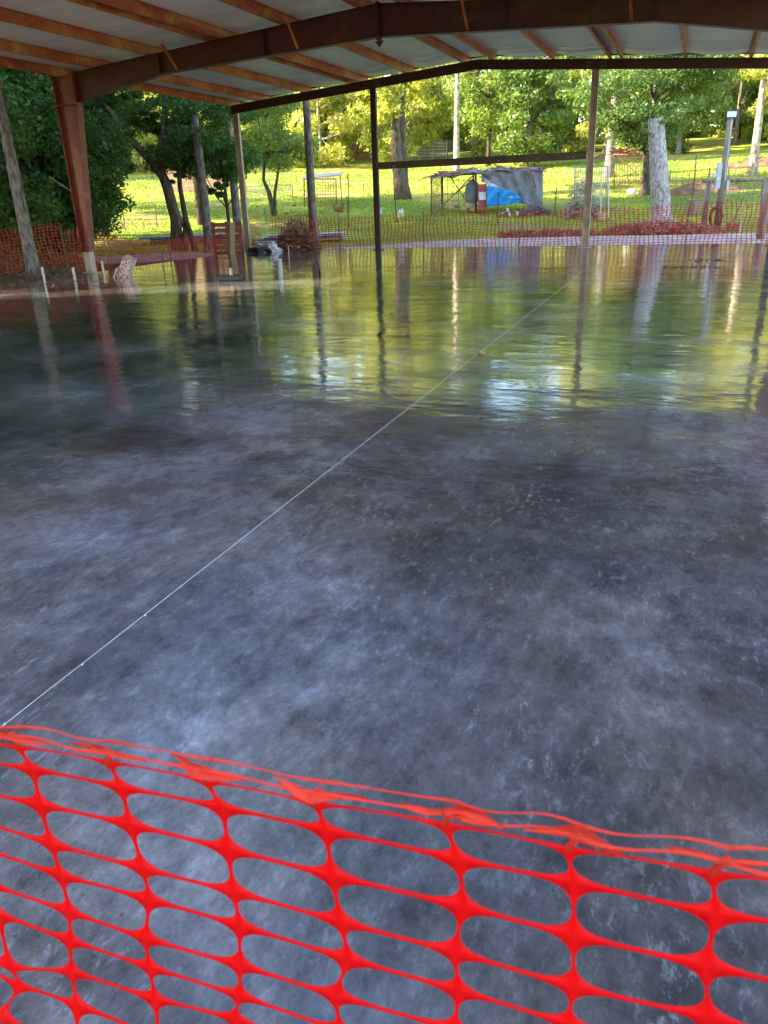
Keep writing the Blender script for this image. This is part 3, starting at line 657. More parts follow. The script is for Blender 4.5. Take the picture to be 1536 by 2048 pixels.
for i, (px, r, cz, sc_) in enumerate([(-190, 27, 2.4, 1.3), (-120, 29, 2.6, 1.4), (-60, 27.5, 2.3, 1.1), (-10, 30, 2.6, 1.4), (45, 31, 2.7, 1.3), (95, 31.5, 2.4, 1.2), (135, 33, 2.9, 1.2), (165, 34, 3.2, .9), (70, 37, 3.4, 1.5), (0, 38, 3.6, 1.6), (150, 38, 5.2, 1.5), (100, 29.5, 4.6, 1.3)]):
    tree('understorey_tree', ['low dark leafy undergrowth behind the dirt bank, left of the far-left trunk', 'low dark leafy undergrowth between the far-left trunk and the left column', 'low dark leafy undergrowth right of the left column behind the mesh'][(px > 40)+(px > 160)], gp(px, r), 4.5, .07, 'small', 'leaf_dark', 'bark_dark', cs_z=cz, crown_scale=sc_, group='undergrowth of the dark stand', limbs=8)
# --- woods beyond the meadow
WH = [(-50, 'at far left'), (-42, 'left of the leaning tree'), (-33, 'between leaning tree and corner post'), (-24, 'between corner post and middle post'), (-14, 'above the left part of the lintel'), (-5, 'above the tarp shelter'), (3, 'behind the cut stump'), (90, 'right of the utility pole')]
def where(a): return next(w_ for k_, w_ in WH if a < k_)
WH2 = 1
LN = {'leaf_yellow': 'yellow-green', 'leaf_mid': 'mid-green'}
for i in range(46):
    a = math.radians(-62+86*(i+random.random()*.6)/46); r = random.choice([93, 104, 116, 128])+random.uniform(-4, 4); x, y = r*math.sin(a), r*math.cos(a); lf = random.choice(['leaf_mid', 'leaf_yellow', 'leaf_mid'])
    tree('woodland_shrub', 'low bushy growth at the foot of the woods '+where(math.degrees(a)), (x, y, float(tz(x, y))), 6, .1, 'round_b', lf, 'bark_dark', cs_z=random.uniform(2.4, 4.2), crown_scale=random.uniform(.75, 1.15), group='low growth at the foot of the woods', limbs=4, cat='shrub')
k = 0
for r0, a0, a1, n, hh in ((86, -62, 22, 19, 11.5), (97, -64, 22, 22, 13.5), (112, -64, 22, 24, 15), (135, -66, 24, 26, 16.5)):
    for i in range(n):
        a = math.radians(a0+(a1-a0)*(i+.5+random.uniform(-.35, .35))/n); r = r0+random.uniform(-6, 6); x, y = r*math.sin(a), r*math.cos(a)
        da = math.degrees(a)
        if r0 < 95 and (-44 < da < -22) and random.random() < .4: continue
        kind = random.choice(['round_a', 'round_b', 'tall_a', 'tall_b', 'tall_a', 'tall_b']); h = hh*random.uniform(.75, 1.12)
        lf = random.choice(['leaf_yellow', 'leaf_yellow', 'leaf_mid']) if r0 < 110 else random.choice(['leaf_mid', 'leaf_yellow', 'leaf_mid'])
        scl = random.uniform(1.05, 1.45)
        low = random.random() < .6
        tree('woodland_tree', ('tall ' if h > 15.5 else '')+LN[lf]+' leafy tree in the far woods, '+where(da), (x, y, float(tz(x, y))), h, random.uniform(.2, .36), kind, lf, random.choice(['bark_grey', 'bark_pale', 'bark_grey']),
             cs_z=(KINDS[kind][4]*scl*.5*1.2+random.uniform(-.6, .8)) if low else h-KINDS[kind][4]*scl*.5, crown_scale=scl, crown_h=1.2 if low else 1.15, group='trees of the woods beyond the meadow', limbs=10)
# --- added trees, mostly out of view, shade slab and lawn except one sun streak
SH = [(-27, 21, 19, 13.5, 1.0), (-31, 27, 20, 14, 1.1), (-26, 31, 19, 13.5, .95), (-36, 33, 20, 14, 1.1), (-24, 36, 18, 13, .8), (-24, -7, 17, 8, 1.5), (-27, -2.2, 17, 9, 1.4), (-24.5, 3.2, 12, 7.5, .57), (-30, -14, 18, 9, 1.7), (-34, -7.5, 21, 13, 1.7), (-30, 12.5, 15, 9, 1.4), (-35, 9, 17, 13, 1.0), (-21, -15, 17, 8.5, 1.5), (-36, -22, 20, 11, 1.8),
      (-24, -25, 18, 9, 1.6), (-33, 20, 14, 9, 1.1), (-42, 9, 20, 13, 1.6), (-40, -13, 24, 15, 1.9), (-15, -20, 17, 9, 1.5), (-20, -31, 20, 11, 1.8), (-29, -31, 22, 14, 1.9), (-14, -10, 13, 7, 1.1), (-46, -9, 26, 20, 1.0), (-45, -22, 26, 18, 2)]
for i, (x, y, h, cz, s_) in enumerate(SH):
    tree('dark_tree', 'dark green leafy tree added left of and behind the building to cast shade', (x, y, -.15), h, .22, 'shade', 'leaf_dark', 'bark_dark', cs_z=cz, crown_scale=s_, group='dense dark trees at the left', limbs=12)

# ------------------------------------------------------------------ cut stump
b = gp(1326, 36); root = empty('cut_trunk', b, 'tall dead tree trunk cut off flat with pale flaking bark', 'stump')
H_ = hz(1312, 236, 36)-b.z
t = MB(); n = 22; lv = []
pts = []; rads = []
for i in range(26):
    f = i/25; e = b+Vector((0, 0, f*H_)); q = at(1327-15*f, 455-220*f, 36)
    pts.append((q.x-b.x, q.y-b.y, -.15+f*(H_+.15))); rads.append(.31+.13*(1-f)+.36*max(0, 1-f*5)**1.6)
random.seed(4)
vs = []
ridge = [random.uniform(-.05, .05) for _ in range(n)]
for i, (q, r) in enumerate(zip(pts, rads)):
    for k2 in range(n):
        th = 2*math.pi*k2/n; rr = r*(1+ridge[k2]+random.uniform(-.03, .03)+(.22*max(0, 1-i/4)*math.sin(th*5)))
        vs.append((q[0]+rr*math.cos(th), q[1]+rr*math.sin(th), q[2]+(random.uniform(-.06, .04) if i == 25 else 0)))
t.add(vs, [(i*n+k2, i*n+(k2+1) % n, (i+1)*n+(k2+1) % n, (i+1)*n+k2) for i in range(25) for k2 in range(n)])
t.build('trunk', M['bark_stump'], root, smooth=True)
q = pts[-1]; MB().prism([(q[0]+.29*math.cos(a), q[1]+.29*math.sin(a)) for a in np.linspace(0, 2*math.pi, 18, endpoint=False)], q[2]-.1, q[2]-.02, 'z').build('cut_face', M['wood_old'], root)
for i, (px, py, R) in enumerate([(1336, 228, .42), (1292, 258, .3), (1345, 215, .25)]): clump(px, py, 35.8, R, 260, 'leaf_mid', root, 80+i)

# ------------------------------------------------------------------ utility pole
R_ = 36; b = gp(1441, R_); root = empty('utility_pole', b, 'weathered wooden service pole with a floodlight on top and meter boxes', 'utility pole')
zt = hz(1459, 236, R_)-b.z; rt = Vector((RT[0], RT[1], 0)).normalized(); tc = Vector((-b.x, -b.y, 0)).normalized()
def Lp(s, z, f=0): return rt*s+tc*f+Vector((0, 0, z))
MB().tube([Lp(0, -.2), Lp(-.01, zt*.5), Lp(0, zt)], [.15, .125, .11], 12, wob=.03).build('pole', M['wood_old'], root, smooth=True)
MB().tube([Lp(.07, zt*.45, .12), Lp(.05, zt-.1, .12)], .025, 6).build('conduit', M['conduit_grey'], root)
yw = math.atan2(rt.y, rt.x)
o = MB().box(Lp(.03, zt+.12, .08), (.42, .10, .27), yw).build('floodlight', M['black'], root, bevel=.01)
MB().box(Lp(.03, zt+.12, .135), (.36, .02, .2), yw).build('lens', M['lens'], o)
o = MB().box(Lp(-.2, hz(1436, 352, R_)-b.z, .12), (.19, .14, .95), yw).build('meter_box', M['conduit_grey'], root, bevel=.01)
MB().tube([Lp(-.2, 1.9, .2), Lp(-.2, 1.9, .27)], .07, 12).build('meter', M['lens'], o)
MB().box(Lp(.2, hz(1450, 370, R_)-b.z, .1), (.12, .12, .35), yw).build('breaker_box', M['conduit_grey'], root, bevel=.01)
MB().box(Lp(-.36, hz(1428, 350, R_)-b.z, .1), (.14, .1, .16), yw).build('socket_box', M['white_paint'], root, bevel=.01)
b2 = gp(1436, 35.6); c = MB()
for k2 in range(5):
    rr = .42-.02*k2; c.tube([Vector((rt.x*rr*.62*math.cos(a), rt.y*rr*.62*math.cos(a), .5+rr*math.sin(a)))+tc*(.02*k2+.02*math.sin(a*3+k2)) for a in np.linspace(0, 2*math.pi, 26)], .022, 6)
o = c.build('hose', M['wood_red'] and M['black'], smooth=True); o.location = b2; tag(o, 'dark hose coiled in a loop against the foot of the utility pole', 'hose')
# short post + rail right of pole
b = gp(1414, 36.5); h_ = hz(1414, 362, 36.5)-b.z
tag(MB().tube([(0, 0, -.2), (0, 0, h_)], [.12, .11], 10, wob=.03).build('fence_post', M['wood_old'], smooth=True), 'round wooden post standing left of the utility pole', 'post').location = b
a_ = at(1405, 363, 37); c_ = at(1580, 357, 37); b = gp(1530, 37); root = empty('rail_fence', b, 'old timber rail fence running right from the utility pole', 'fence')
MB().tube([a_-b, c_-b], .07, 8).build('rail', M['wood_old'], root, smooth=True)
MB().tube([at(1531, 355, 37)-b, gp(1531, 37)-b-Vector((0, 0, .2))], .12, 9).build('post', M['wood_old'], root, smooth=True)
wv = MB()
for i in range(28):
    f = i/27; top_ = a_.lerp(c_, f)-b; x = top_.xy; wv.tube([top_, (x[0], x[1], -.1)], .006, 4)
for j in range(8):
    f = j/8; p0 = a_-b; p1 = c_-b; wv.tube([(p0.x, p0.y, p0.z*(1-f)), (p1.x, p1.y, p1.z*(1-f))], .005, 4)
wv.build('wire_mesh', M['wire'], root)
# right roof-side post in front at the right frame edge
b = gp(1532, 30.5); h_ = hz(1534, 385, 30.5)-b.z
tag(MB().tube([(0, 0, -.2), (.02, 0, h_)], [.13, .12], 10, wob=.04).build('wooden_post', M['wood_old'], smooth=True), 'short reddish wooden post at the right edge behind the mesh fence', 'post').location = b
# jack / winch by the pole
b = gp(1473, 34.5); root = empty('floor_jack', b, 'small red jack with tall upright handle right of the hose coil', 'jack')
MB().box((0, 0, .2), (.42, .28, .3), yw).build('body', M['wood_red'], root, bevel=.03)
MB().tube([Lp(-.05, .3), Lp(.25, 1.25)], .02, 6).build('handle', M['darkpost'], root)
MB().tube([Lp(.28, -.05, .1), Lp(.24, 1.05, .1)], .025, 6).build('upright', M['white_pipe'], root)

# ------------------------------------------------------------------ brush piles (uncountable debris)
def brush(name, label, px0, px1, r, hgt, n, depth=1.6, m_='straw', seed=1, ss=1.):
    rg = np.random.default_rng(seed); a = gp(px0, r); c = gp(px1, r); V = []; 
    for i in range(n):
        f = rg.uniform(0, 1); e = math.sin(math.pi*f)**.7; q = a.lerp(c, f)+Vector((-a.x, -a.y, 0)).normalized()*rg.normal(0, depth*.35)
        zz = abs(rg.normal(0, .45))*hgt*e; d = rg.normal(0, 1, 3); d[2] *= .45; d /= np.linalg.norm(d); L = rg.uniform(.12, .6)*ss; wd = rg.uniform(.006, .035)*ss
        s = np.cross(d, rg.normal(0, 1, 3)); s /= np.linalg.norm(s); c0 = np.array([q.x, q.y, float(tz(q.x, q.y))+.03+zz])
        V += [c0-d*L/2, c0-s*wd, c0+d*L/2, c0+s*wd]
    o = link(bpy.data.objects.new(name, fast_mesh(name, np.array(V), np.arange(n*4).reshape(-1, 4), M[m_]))); return tag(o, label, 'brush pile', kind='stuff')
brush('brush_pile', 'reddish heap of chopped roots and bark around the foot of the cut stump', 1215, 1450, 34.6, .34, 7000, 1.5)
brush('brush_pile', 'heap of red-brown sticks behind the slab between corner and middle posts', 545, 632, 30.2, 1.0, 4200, 1.2, seed=2)
brush('brush_pile', 'grey dead branches piled at the foot of the grey tarp', 1040, 1100, 42.8, .5, 900, 1.2, 'bark_grey', seed=3)
brush('brush_pile', 'pale tangle of cut branches behind the tan steel post', 1130, 1200, 41, 1.9, 1600, 1.2, 'bark_pale', seed=4)
brush('leaf_litter', 'scattered brown leaves and twigs on the dirt bank at left', -60, 150, 24, .35, 14000, 5, 'litter', seed=5, ss=.33)
brush('brush_pile', 'low scatter of red clay clods and sticks left of the tan post', 1000, 1200, 34, .12, 2500, 1.5, seed=6)

# ------------------------------------------------------------------ tarp shelter
RS = 44; o0 = gp(1000, RS); S = lambda px, py, dr=0: at(px, py, RS+dr)-o0
root = empty('tarp_shelter', o0, 'ramshackle pole shelter draped with grey and blue tarps', 'shelter')
def ground_rel(px, dr=0): return gp(px, RS+dr)-o0
for px, pt_, dr, m_ in [(863, 350, 0, 'rusty'), (884, 350, 2.2, 'rusty'), (952, 345, 0, 'darkpost'), (947, 345, 2.2, 'rusty'), (1083, 338, 0, 'wood'), (1062, 338, 2.2, 'wood_old')]:
    MB().tube([ground_rel(px, dr)-Vector((0, 0, .1)), S(px, pt_, dr)], .05, 7).build('pole', M[m_], root, smooth=True)
fr = MB()
for a, c in [((863, 352), (1085, 340)), ((863, 352), (952, 348)), ((955, 345), (1083, 338))]: fr.tube([S(*a), S(*c)], .045, 6)
fr.tube([S(863, 352), S(884, 348, 2.2)], .04, 6); fr.tube([S(884, 347, 2.2), S(1062, 338, 2.2)], .04, 6)
fr.build('frame_rail', M['rusty'], root, smooth=True)
wm = MB()
for i in range(11): wm.tube([ground_rel(864+i*2.2, i*.2), S(864+i*2.2, 352, i*.2)], .014, 4)
for i in range(7): px = 884+i*11; wm.tube([ground_rel(px, 2.2), S(px, 349, 2.2)], .012, 4)
for j in range(5): wm.tube([S(884, 360+j*14, 2.2), S(950, 360+j*13, 2.2)], .01, 4)
wm.tube([ground_rel(868), S(945, 352, 1)], .03, 5); wm.tube([ground_rel(945, 1), S(900, 352, 1)], .025, 5); wm.tube([ground_rel(858, -.6), S(948, 356, .5)], .028, 5)
wm.build('wire_panel', M['rusty'], root)
# sagging roof: grid tarp with leaves and sticks
def cloth(name, fn, nu, nv, m_, jit=.02, thick=.012):
    rg = np.random.default_rng(hash(name) % 1000 if False else len(name)*7+nu); vs = []
    for j in range(nv+1):
        for i in range(nu+1): vs.append(tuple(Vector(fn(i/nu, j/nv))+Vector(rg.normal(0, jit, 3))))
    ob = MB().add(vs, [(j*(nu+1)+i, j*(nu+1)+i+1, (j+1)*(nu+1)+i+1, (j+1)*(nu+1)+i) for j in range(nv) for i in range(nu)]).build(name, M[m_], root, smooth=True)
    md = ob.modifiers.new('s', 'SOLIDIFY'); md.thickness = thick; return ob
def rooff(u, v):
    px = 860+228*u; top = np.interp(px, [860, 900, 950, 1010, 1088], [351, 342, 338, 333, 333]); q = S(px, float(top)+7-6*v, -.25+2.7*v)
    return q+Vector((0, 0, -.14*math.sin(math.pi*v)*math.sin(u*9)**2+.05*math.sin(u*23)))
cloth('roof_tarp', rooff, 40, 8, 'tarp_grey', .02, .04)
rg = np.random.default_rng(9); jk = MB()
for i in range(60):
    u, v = rg.uniform(0, 1), rg.uniform(0, 1); q = Vector(rooff(u, v))+Vector((0, 0, .05+.03*rg.random())); d = Vector((rg.normal(), rg.normal(), rg.normal()*.12)).normalized()*rg.uniform(.15, .6); jk.tube([q-d, q+d], rg.uniform(.012, .035), 5)
jk.build('roof_debris', M['wood_red'], root)
def grey1(u, v):                                            # side drape with deep swag
    px = 963+121*u
    top = np.interp(u, [0, .15, .45, .8, 1], [344, 344, 342, 338, 336]); btm = np.interp(u, [0, .2, .45, .62, .8, .9, 1], [362, 378, 388, 405, 412, 408, 402])
    q = S(px, float(top+(btm-top)*v), -.18); return q+tc*(.07*math.sin(u*11+v*5)+.035*math.sin(u*27-v*6)+.03*math.sin(v*9+u*12))
cloth('grey_drape', grey1, 56, 30, 'tarp_grey', .008)
def grey2(u, v):
    px = 1060+26*u; q = S(px, 340+(84-8*u)*v, .05+1.2*u); return q+tc*(.07*math.sin(u*18+v*2))
cloth('grey_side', grey2, 14, 20, 'tarp_grey', .008)
def greyfold(u, v):
    q = S(956+70*u+14*v*(1-u), 348+u*44+(18-8*u)*v, -.45); return q+tc*(.08*math.sin(u*12+v*5))
cloth('pale_fold', greyfold, 26, 6, 'plastic_bag', .01)
def blue(u, v):
    px = 974+72*u; top = np.interp(u, [0, .3, .6, .8, 1], [371, 374, 380, 388, 400]); btm = np.interp(u, [0, .3, .6, 1], [413, 412, 409, 404])
    q = S(px, float(top+(btm-top)*v), -.55); return q+tc*(.07*math.sin(u*14+v*3)+.05*math.sin(v*9+u*21))
cloth('blue_tarp', blue, 34, 16, 'tarp_blue', .006)
MB().bar(S(965, 368, -.4), S(965, 420, -.4), .04, .46, up=tuple(rt)).build('red_panel', M['red_board'], root, bevel=.005)
MB().bar(S(965, 384, -.46), S(965, 400, -.46), .02, .38, up=tuple(rt)).build('white_panel', M['white_paint'], root)
MB().ell(S(945, 385, .4), (.42, .1, .62), Matrix.Rotation(yw, 3, 'Z')).build('grey_board', M['tarp_grey'], root, smooth=True)
MB().tube([S(1062, 342, -.5), S(1048, 366, -.5)], .04, 6).build('prop', M['wood_red'], root); MB().tube([S(1062, 342, -.5), S(1072, 376, -.5)], .04, 6).build('prop', M['wood_red'], root)
# junk inside
bk = MB(); 
for i, (px, py, s_) in enumerate([(940, 412, .25), (900, 415, .2), (927, 418, .18), (950, 418, .3), (910, 408, .22)]): bk.ell(S(px, py, .3), (s_*1.3, s_, s_*.7), nu=8, nv=6)
tag(bk.build('feed_sacks', M['wood']), None); bpy.data.objects['feed_sacks'].parent = root
bpy.data.objects['feed_sacks'].name = 'sack_heap'
# planks/rubble in front
bk = MB(); rg = np.random.default_rng(21)
for i in range(14):
    q = gp(985+rg.uniform(0, 80), 42.6+rg.uniform(-.4, .5)); d = Vector((rg.normal(), rg.normal(), .25*rg.random())).normalized()*rg.uniform(.3, .9); bk.bar(q+Vector((0, 0, .08))-d, q+Vector((0, 0, .15))+d, .12, .03)
tag(bk.build('scrap_boards', M['concrete_raw']), 'grey broken boards strewn in front of the blue tarp', 'scrap boards', kind='stuff')

# ------------------------------------------------------------------ pens
def pen(name, label, pxs, py, r, dr, m_, cat='pen', nw=14, roof=None, bars=True):
    b = gp(sum(pxs)/2, r); root = empty(name, b, label, cat); q = lambda px, pz, d=0: at(px, pz, r+d)-b; gg = lambda px, d=0: gp(px, r+d)-b
    f = MB()
    for d in (0, dr):
        for px in pxs: f.tube([gg(px, d)-Vector((0, 0, .1)), q(px, py, d)], .035, 6)
        f.tube([q(pxs[0], py, d), q(pxs[1], py, d)], .03, 6)
    for px in pxs: f.tube([q(px, py, 0), q(px, py, dr)], .03, 6)
    f.build('frame', M[m_], root, smooth=True)
    for d in (0, dr):
        w_ = MB()
        for i in range(nw+1):
            px = pxs[0]+(pxs[1]-pxs[0])*i/nw; w_.tube([gg(px, d), q(px, py, d)], .009, 4)
        for j in range(1, 7):
            a = gg(pxs[0], d).lerp(q(pxs[0], py, d), j/7); c = gg(pxs[1], d).lerp(q(pxs[1], py, d), j/7); w_.tube([a, c], .008, 4)
        w_.build('wire_mesh', M[m_], root)
    return root, q, gg, b
root, q_, g_, b_ = pen('animal_pen', 'rusty wire pen piled with scrap on its top, left of the cut stump', (1227, 1302), 309, 54, 3, 'rusty')
sc2 = MB(); rg = np.random.default_rng(31)
for i in range(70):
    p_ = q_(rg.uniform(1226, 1305), 309, rg.uniform(0, 3))+Vector((0, 0, .06+.25*rg.random())); d = Vector((rg.normal(), rg.normal(), .15*rg.normal())).normalized()*rg.uniform(.2, .8); sc2.bar(p_-d, p_+d, rg.uniform(.05, .25), .03)
sc2.build('scrap_top', M['wood_red'], root)
w2 = MB(); w2.tube([g_(1227), q_(1300, 312)], .025, 5); w2.tube([g_(1300), q_(1235, 312)], .025, 5); w2.build('cross_brace', M['rusty'], root)
root, q_, g_, b_ = pen('chicken_run', 'tall wire chicken run with pale sheet roof behind the mossy trunk', (608, 672), 358, 50, 3, 'rusty', nw=12)
def slope(): 
    o = MB(); o.add([q_(604, 357, -.4), q_(680, 349, -.4), q_(688, 343, 3.3), q_(612, 350, 3.3)], [(0, 1, 2, 3)]); ob = o.build('sheet_roof', M['metal_sheet'], root); md = ob.modifiers.new('s', 'SOLIDIFY'); md.thickness = .06
slope()
pen('dog_kennel', 'galvanised chain-link kennel right of the tarp shelter', (1150, 1215), 333, 43, 3, 'wire', nw=18)
pen('wire_pen', 'low galvanised pen seen behind the small forked tree', (492, 585), 370, 56, 4, 'wire', nw=20)
b = gp(1218, 40.5); root = empty('gate_frame', b, 'thin white tubular hoop standing right of the tan post', 'gate frame')
MB().tube([gp(1203, 40.5)-b, at(1203, 344, 40.5)-b, at(1214, 341, 40.5)-b, at(1218, 345, 40.5)-b, gp(1219, 40.5)-b], .025, 7).build('hoop', M['white_pipe'], root)
# far rail fence (orange), grey panel, white gate
def rail_fence(name, label, px0, py0, px1, py1, r, hgt, m_, npost=6, nrail=4, cat='fence'):
    b = gp(px0, r); root = empty(name, b, label, cat); e = gp(px1, r)
    a0 = Vector((0, 0, 0)); a1 = e-b
    for i in range(npost):
        c = a0.lerp(a1, i/(npost-1)); MB().box(c+Vector((0, 0, hgt/2)), (.12, .12, hgt+.3), yw).build('post', M[m_], root)
    rl = MB()
    for j in range(nrail): z = hgt*(.25+.72*j/(nrail-1)); rl.bar(a0+Vector((0, 0, z)), a1+Vector((0, 0, z)), .04, .14)
    rl.build('rail', M[m_], root); return root
rail_fence('board_fence', 'orange-brown board fence at the top of the meadow left of the middle post', 645, 330, 732, 320, 88, 1.5, 'rail_orange')
rail_fence('pipe_gate', 'pale pipe gate at the top of the meadow right of the middle post', 815, 322, 893, 318, 86, 1.6, 'wire', 4, 5, 'gate')
def wirefence(label, pxs, r, hgt, m_='wire', nh=6, step=.5, group=None):
    b = gp(pxs[0], r); e = gp(pxs[-1], r); root = empty('wire_fence', b, label, 'fence'); L = (e-b).length; n = int(L/step)
    for i in range(0, n+1, 6):
        c = b.lerp(e, i/n); z = float(tz(c.x, c.y))-b.z; MB().tube([(c.x-b.x, c.y-b.y, z-.2), (c.x-b.x, c.y-b.y, z+hgt+.1)], .04, 6).build('post', M['wood_old'], root)
    w_ = MB()
    for i in range(n+1):
        c = b.lerp(e, i/n); z = float(tz(c.x, c.y))-b.z; w_.tube([(c.x-b.x, c.y-b.y, z), (c.x-b.x, c.y-b.y, z+hgt)], .012, 4)
    for j in range(nh):
        w_.tube([(b.lerp(e, k2/8).x-b.x, b.lerp(e, k2/8).y-b.y, float(tz(*b.lerp(e, k2/8).xy))-b.z+hgt*(j+1)/nh) for k2 in range(9)], .012, 4)
    w_.build('wire', M[m_], root); return root
wirefence('grey mesh panel fence right of the middle post at the meadow top', (742, 905), 87, 1.7, step=.16, nh=14)
wirefence('wire mesh fence along the top of the meadow at far left', (225, 300), 86, 1.5)
wirefence('wire fence behind the cut stump reaching to the utility pole', (1335, 1425), 47, 1.4, 'rusty', step=.3)
wirefence('long wire fence at the top of the meadow behind the white gate', (895, 1180), 88, 1.6)
wirefence('wire fence on the rise right of the utility pole', (1450, 1620), 46, 1.5, 'rusty', step=.3)
# clay plot behind straight trunk
b = gp(402, 62); o = MB(); 
for i in range(5): o.box((0, 0, .25+.42*i), (4.6, .14, .36), yw)
ob = o.build('plank_wall', M['plank_salmon']); ob.location = b; tag(ob, 'low salmon-coloured plank wall behind the pale straight trunk', 'wall')
# clay patch on right rise
for i, (px, r, w_) in enumerate([(1400, 50, 2.6), (1510, 66, 3.5), (1245, 80, 4)]):
    b = gp(px, r); vs = []; n = 20
    rg = np.random.default_rng(i+70); hts = np.zeros((9, 21))
    for j in range(9):
        for k2 in range(21):
            u = k2/20*2-1; v = j/8*2-1; x = b.x+rt.x*u*w_-tc.x*v*1.2; y = b.y+rt.y*u*w_-tc.y*v*1.2
            vs.append((x, y, float(tz(x, y))-.05+.6*max(0, 1-u*u)*max(0, 1-v*v)*(.6+.6*rg.random())))
    tag(MB().add(vs, [(j*21+k2, j*21+k2+1, (j+1)*21+k2+1, (j+1)*21+k2) for j in range(8) for k2 in range(20)]).build('clay_mound', M['clay'], smooth=True), kind='structure')
# steel posts in the meadow
for i, (px, pt_, r, lb) in enumerate([(241, 416, 42, 'thin dark steel fence post on the grass nearest the left column'), (307, 412, 43, 'thin dark steel fence post left of the leaning tree'), (530, 415, 43, 'thin steel post between the corner post and the small forked tree'),
        (792, 398, 41, 'thin dark post on the lawn below the twin-trunked tree'), (996, 385, 39, 'thin dark post standing in front of the blue tarp'), (1110, 375, 42, 'thin steel post right of the tarp shelter'), (697, 345, 46, 'tall thin steel post left of the middle dark post'),
        (728, 355, 60, 'short steel post on the far grass beside the middle post'), (683, 350, 47, 'thin steel post at the corner of the chicken run'), (1385, 312, 45, 'dark steel post between the cut stump and the utility pole'), (695, 392, 40, 'lower steel post below the tall thin one')]):
    b = gp(px, r); h_ = hz(px, pt_, r)-b.z
    tag(MB().tube([(0, 0, -.2), (random.uniform(-.08, .08), 0, h_)], .028, 5).build('steel_post', M['darkpost']), lb, 'post').location = b
# block and bucket
b = gp(1389, 41); tag(MB().box((0, 0, .3), (.55, .4, .6), .4).box((0, 0, .62), (.65, .5, .06), .4).build('wooden_block', M['wood_old'], bevel=.02), 'short square wooden block on the grass right of the cut stump', 'block').location = b
b = gp(1262, 50); root = empty('white_tub', b, 'white tub lying on the grass under the scrap-topped pen', 'tub')
MB().tube([(-.25, 0, .2), (.25, 0, .22)], [.16, .2], 12).build('tub', M['white_paint'], root, smooth=True)
b = gp(1205, 39.5); tag(MB().box((0, 0, .18), (.35, .3, .36), .3).build('feed_bucket', M['wood'], bevel=.04), 'small tan box on the grass behind the tan post', 'box').location = b
# chickens
def hen(px, r, m_, label, rz, s=1.):
    b = gp(px, r); root = empty('hen', b, label, 'chicken', rz=rz); sk = bpy.data.meshes.new('hen')
    V = [(0, 0, .22), (-.1, 0, .27), (-.19, 0, .38), (.09, 0, .25), (.14, 0, .34), (.15, 0, .40), (.20, 0, .395), (-.13, 0, .46)]; E_ = [(0, 1), (1, 2), (0, 3), (3, 4), (4, 5), (5, 6), (2, 7)]; Rr = [.105, .085, .035, .075, .04, .035, .01, .02]
    sk.from_pydata([tuple(q*s for q in v) for v in V], E_, []); ob = link(bpy.data.objects.new('body', sk)); sk.materials.append(M[m_])
    md = ob.modifiers.new('skin', 'SKIN'); 
    for i, r_ in enumerate(Rr): sk.skin_vertices[0].data[i].radius = (r_*s, r_*s)
    sk.skin_vertices[0].data[0].use_root = True; ob.modifiers.new('sub', 'SUBSURF').levels = 1; ob.modifiers['sub'].render_levels = 2; md.use_smooth_shade = True
    ob.parent = root
    for y in (-.04, .04): MB().tube([(0, y*s, .16*s), (.01*s, y*s, 0), (.06*s, y*s, .005)], .008*s, 5).build('leg', M['wood'], root)
    MB().box((.15*s, 0, .45*s), (.06*s, .012*s, .035*s)).build('comb', M['comb'], root); return root
hen(801, 41, 'feather_white', 'white hen on the grass right of the middle dark post', 2.2, 1.5)
hen(678, 44, 'feather_brown', 'brown hen pecking below the chicken run', .3, 1.6)
hen(756, 43.5, 'feather_white', 'pale hen just right of the middle dark post', .1, 1.2)

# ------------------------------------------------------------------ things behind the slab on the left
def sheets(label, px0, px1, r, dz, seed, m_='metal_sheet', wd=1.2):
    rg = np.random.default_rng(seed); a = gp(px0, r); c = gp(px1, r); root = empty('metal_sheets', a.lerp(c, .5), label, 'sheet stack')
    d = (c-a).normalized(); s_ = Vector((-d.y, d.x, 0)); L = (c-a).length
    for i in range(4):
        o = MB(); n = 22; off = d*rg.normal(0, .15)+s_*rg.normal(0, .12); vs = []; k2 = rg.uniform(.75, 1)
        for j in range(n+1):
            v = (j/n-.5)*wd; z = dz+.07*i+.02*(j % 2)
            for e in (-.5, .5): q = d*(e*L*k2)+s_*v+off; vs.append((q.x, q.y, z+rg.normal(0, .006)))
        o.add(vs, [(2*j, 2*j+1, 2*j+3, 2*j+2) for j in range(n)]); ob = o.build('sheet', M[m_], root); md = ob.modifiers.new('s', 'SOLIDIFY'); md.thickness = .01
    return root
sheets('long pale corrugated sheets stacked low on the grass behind the leaning tree', 262, 470, 37, .12, 1)
sheets('grey roofing sheets lying on the grass left of the middle post', 500, 692, 34.8, .12, 2, 'plastic_bag')
b = gp(446, 29.3); root = empty('pallet', b, 'reddish wooden pallet stood on edge behind the mesh left of the corner post', 'pallet')
for i in range(6): MB().box(Lp(0, .1+i*.19), (1.05, .03, .13), yw).build('slat', M['wood_red'], root)
for s in (-.48, 0, .48): MB().box(Lp(s, .55, -.06), (.1, .09, 1.2), yw).build('runner', M['wood_red'], root)
b = gp(453, 28.2); tag(MB().bar((0, 0, -.05), Vector(Lp(.12, 1.15)), .045, .16, up=tuple(rt)).build('leaning_plank', M['wood']), 'single upright tan plank leaning just left of the corner post', 'plank').location = b
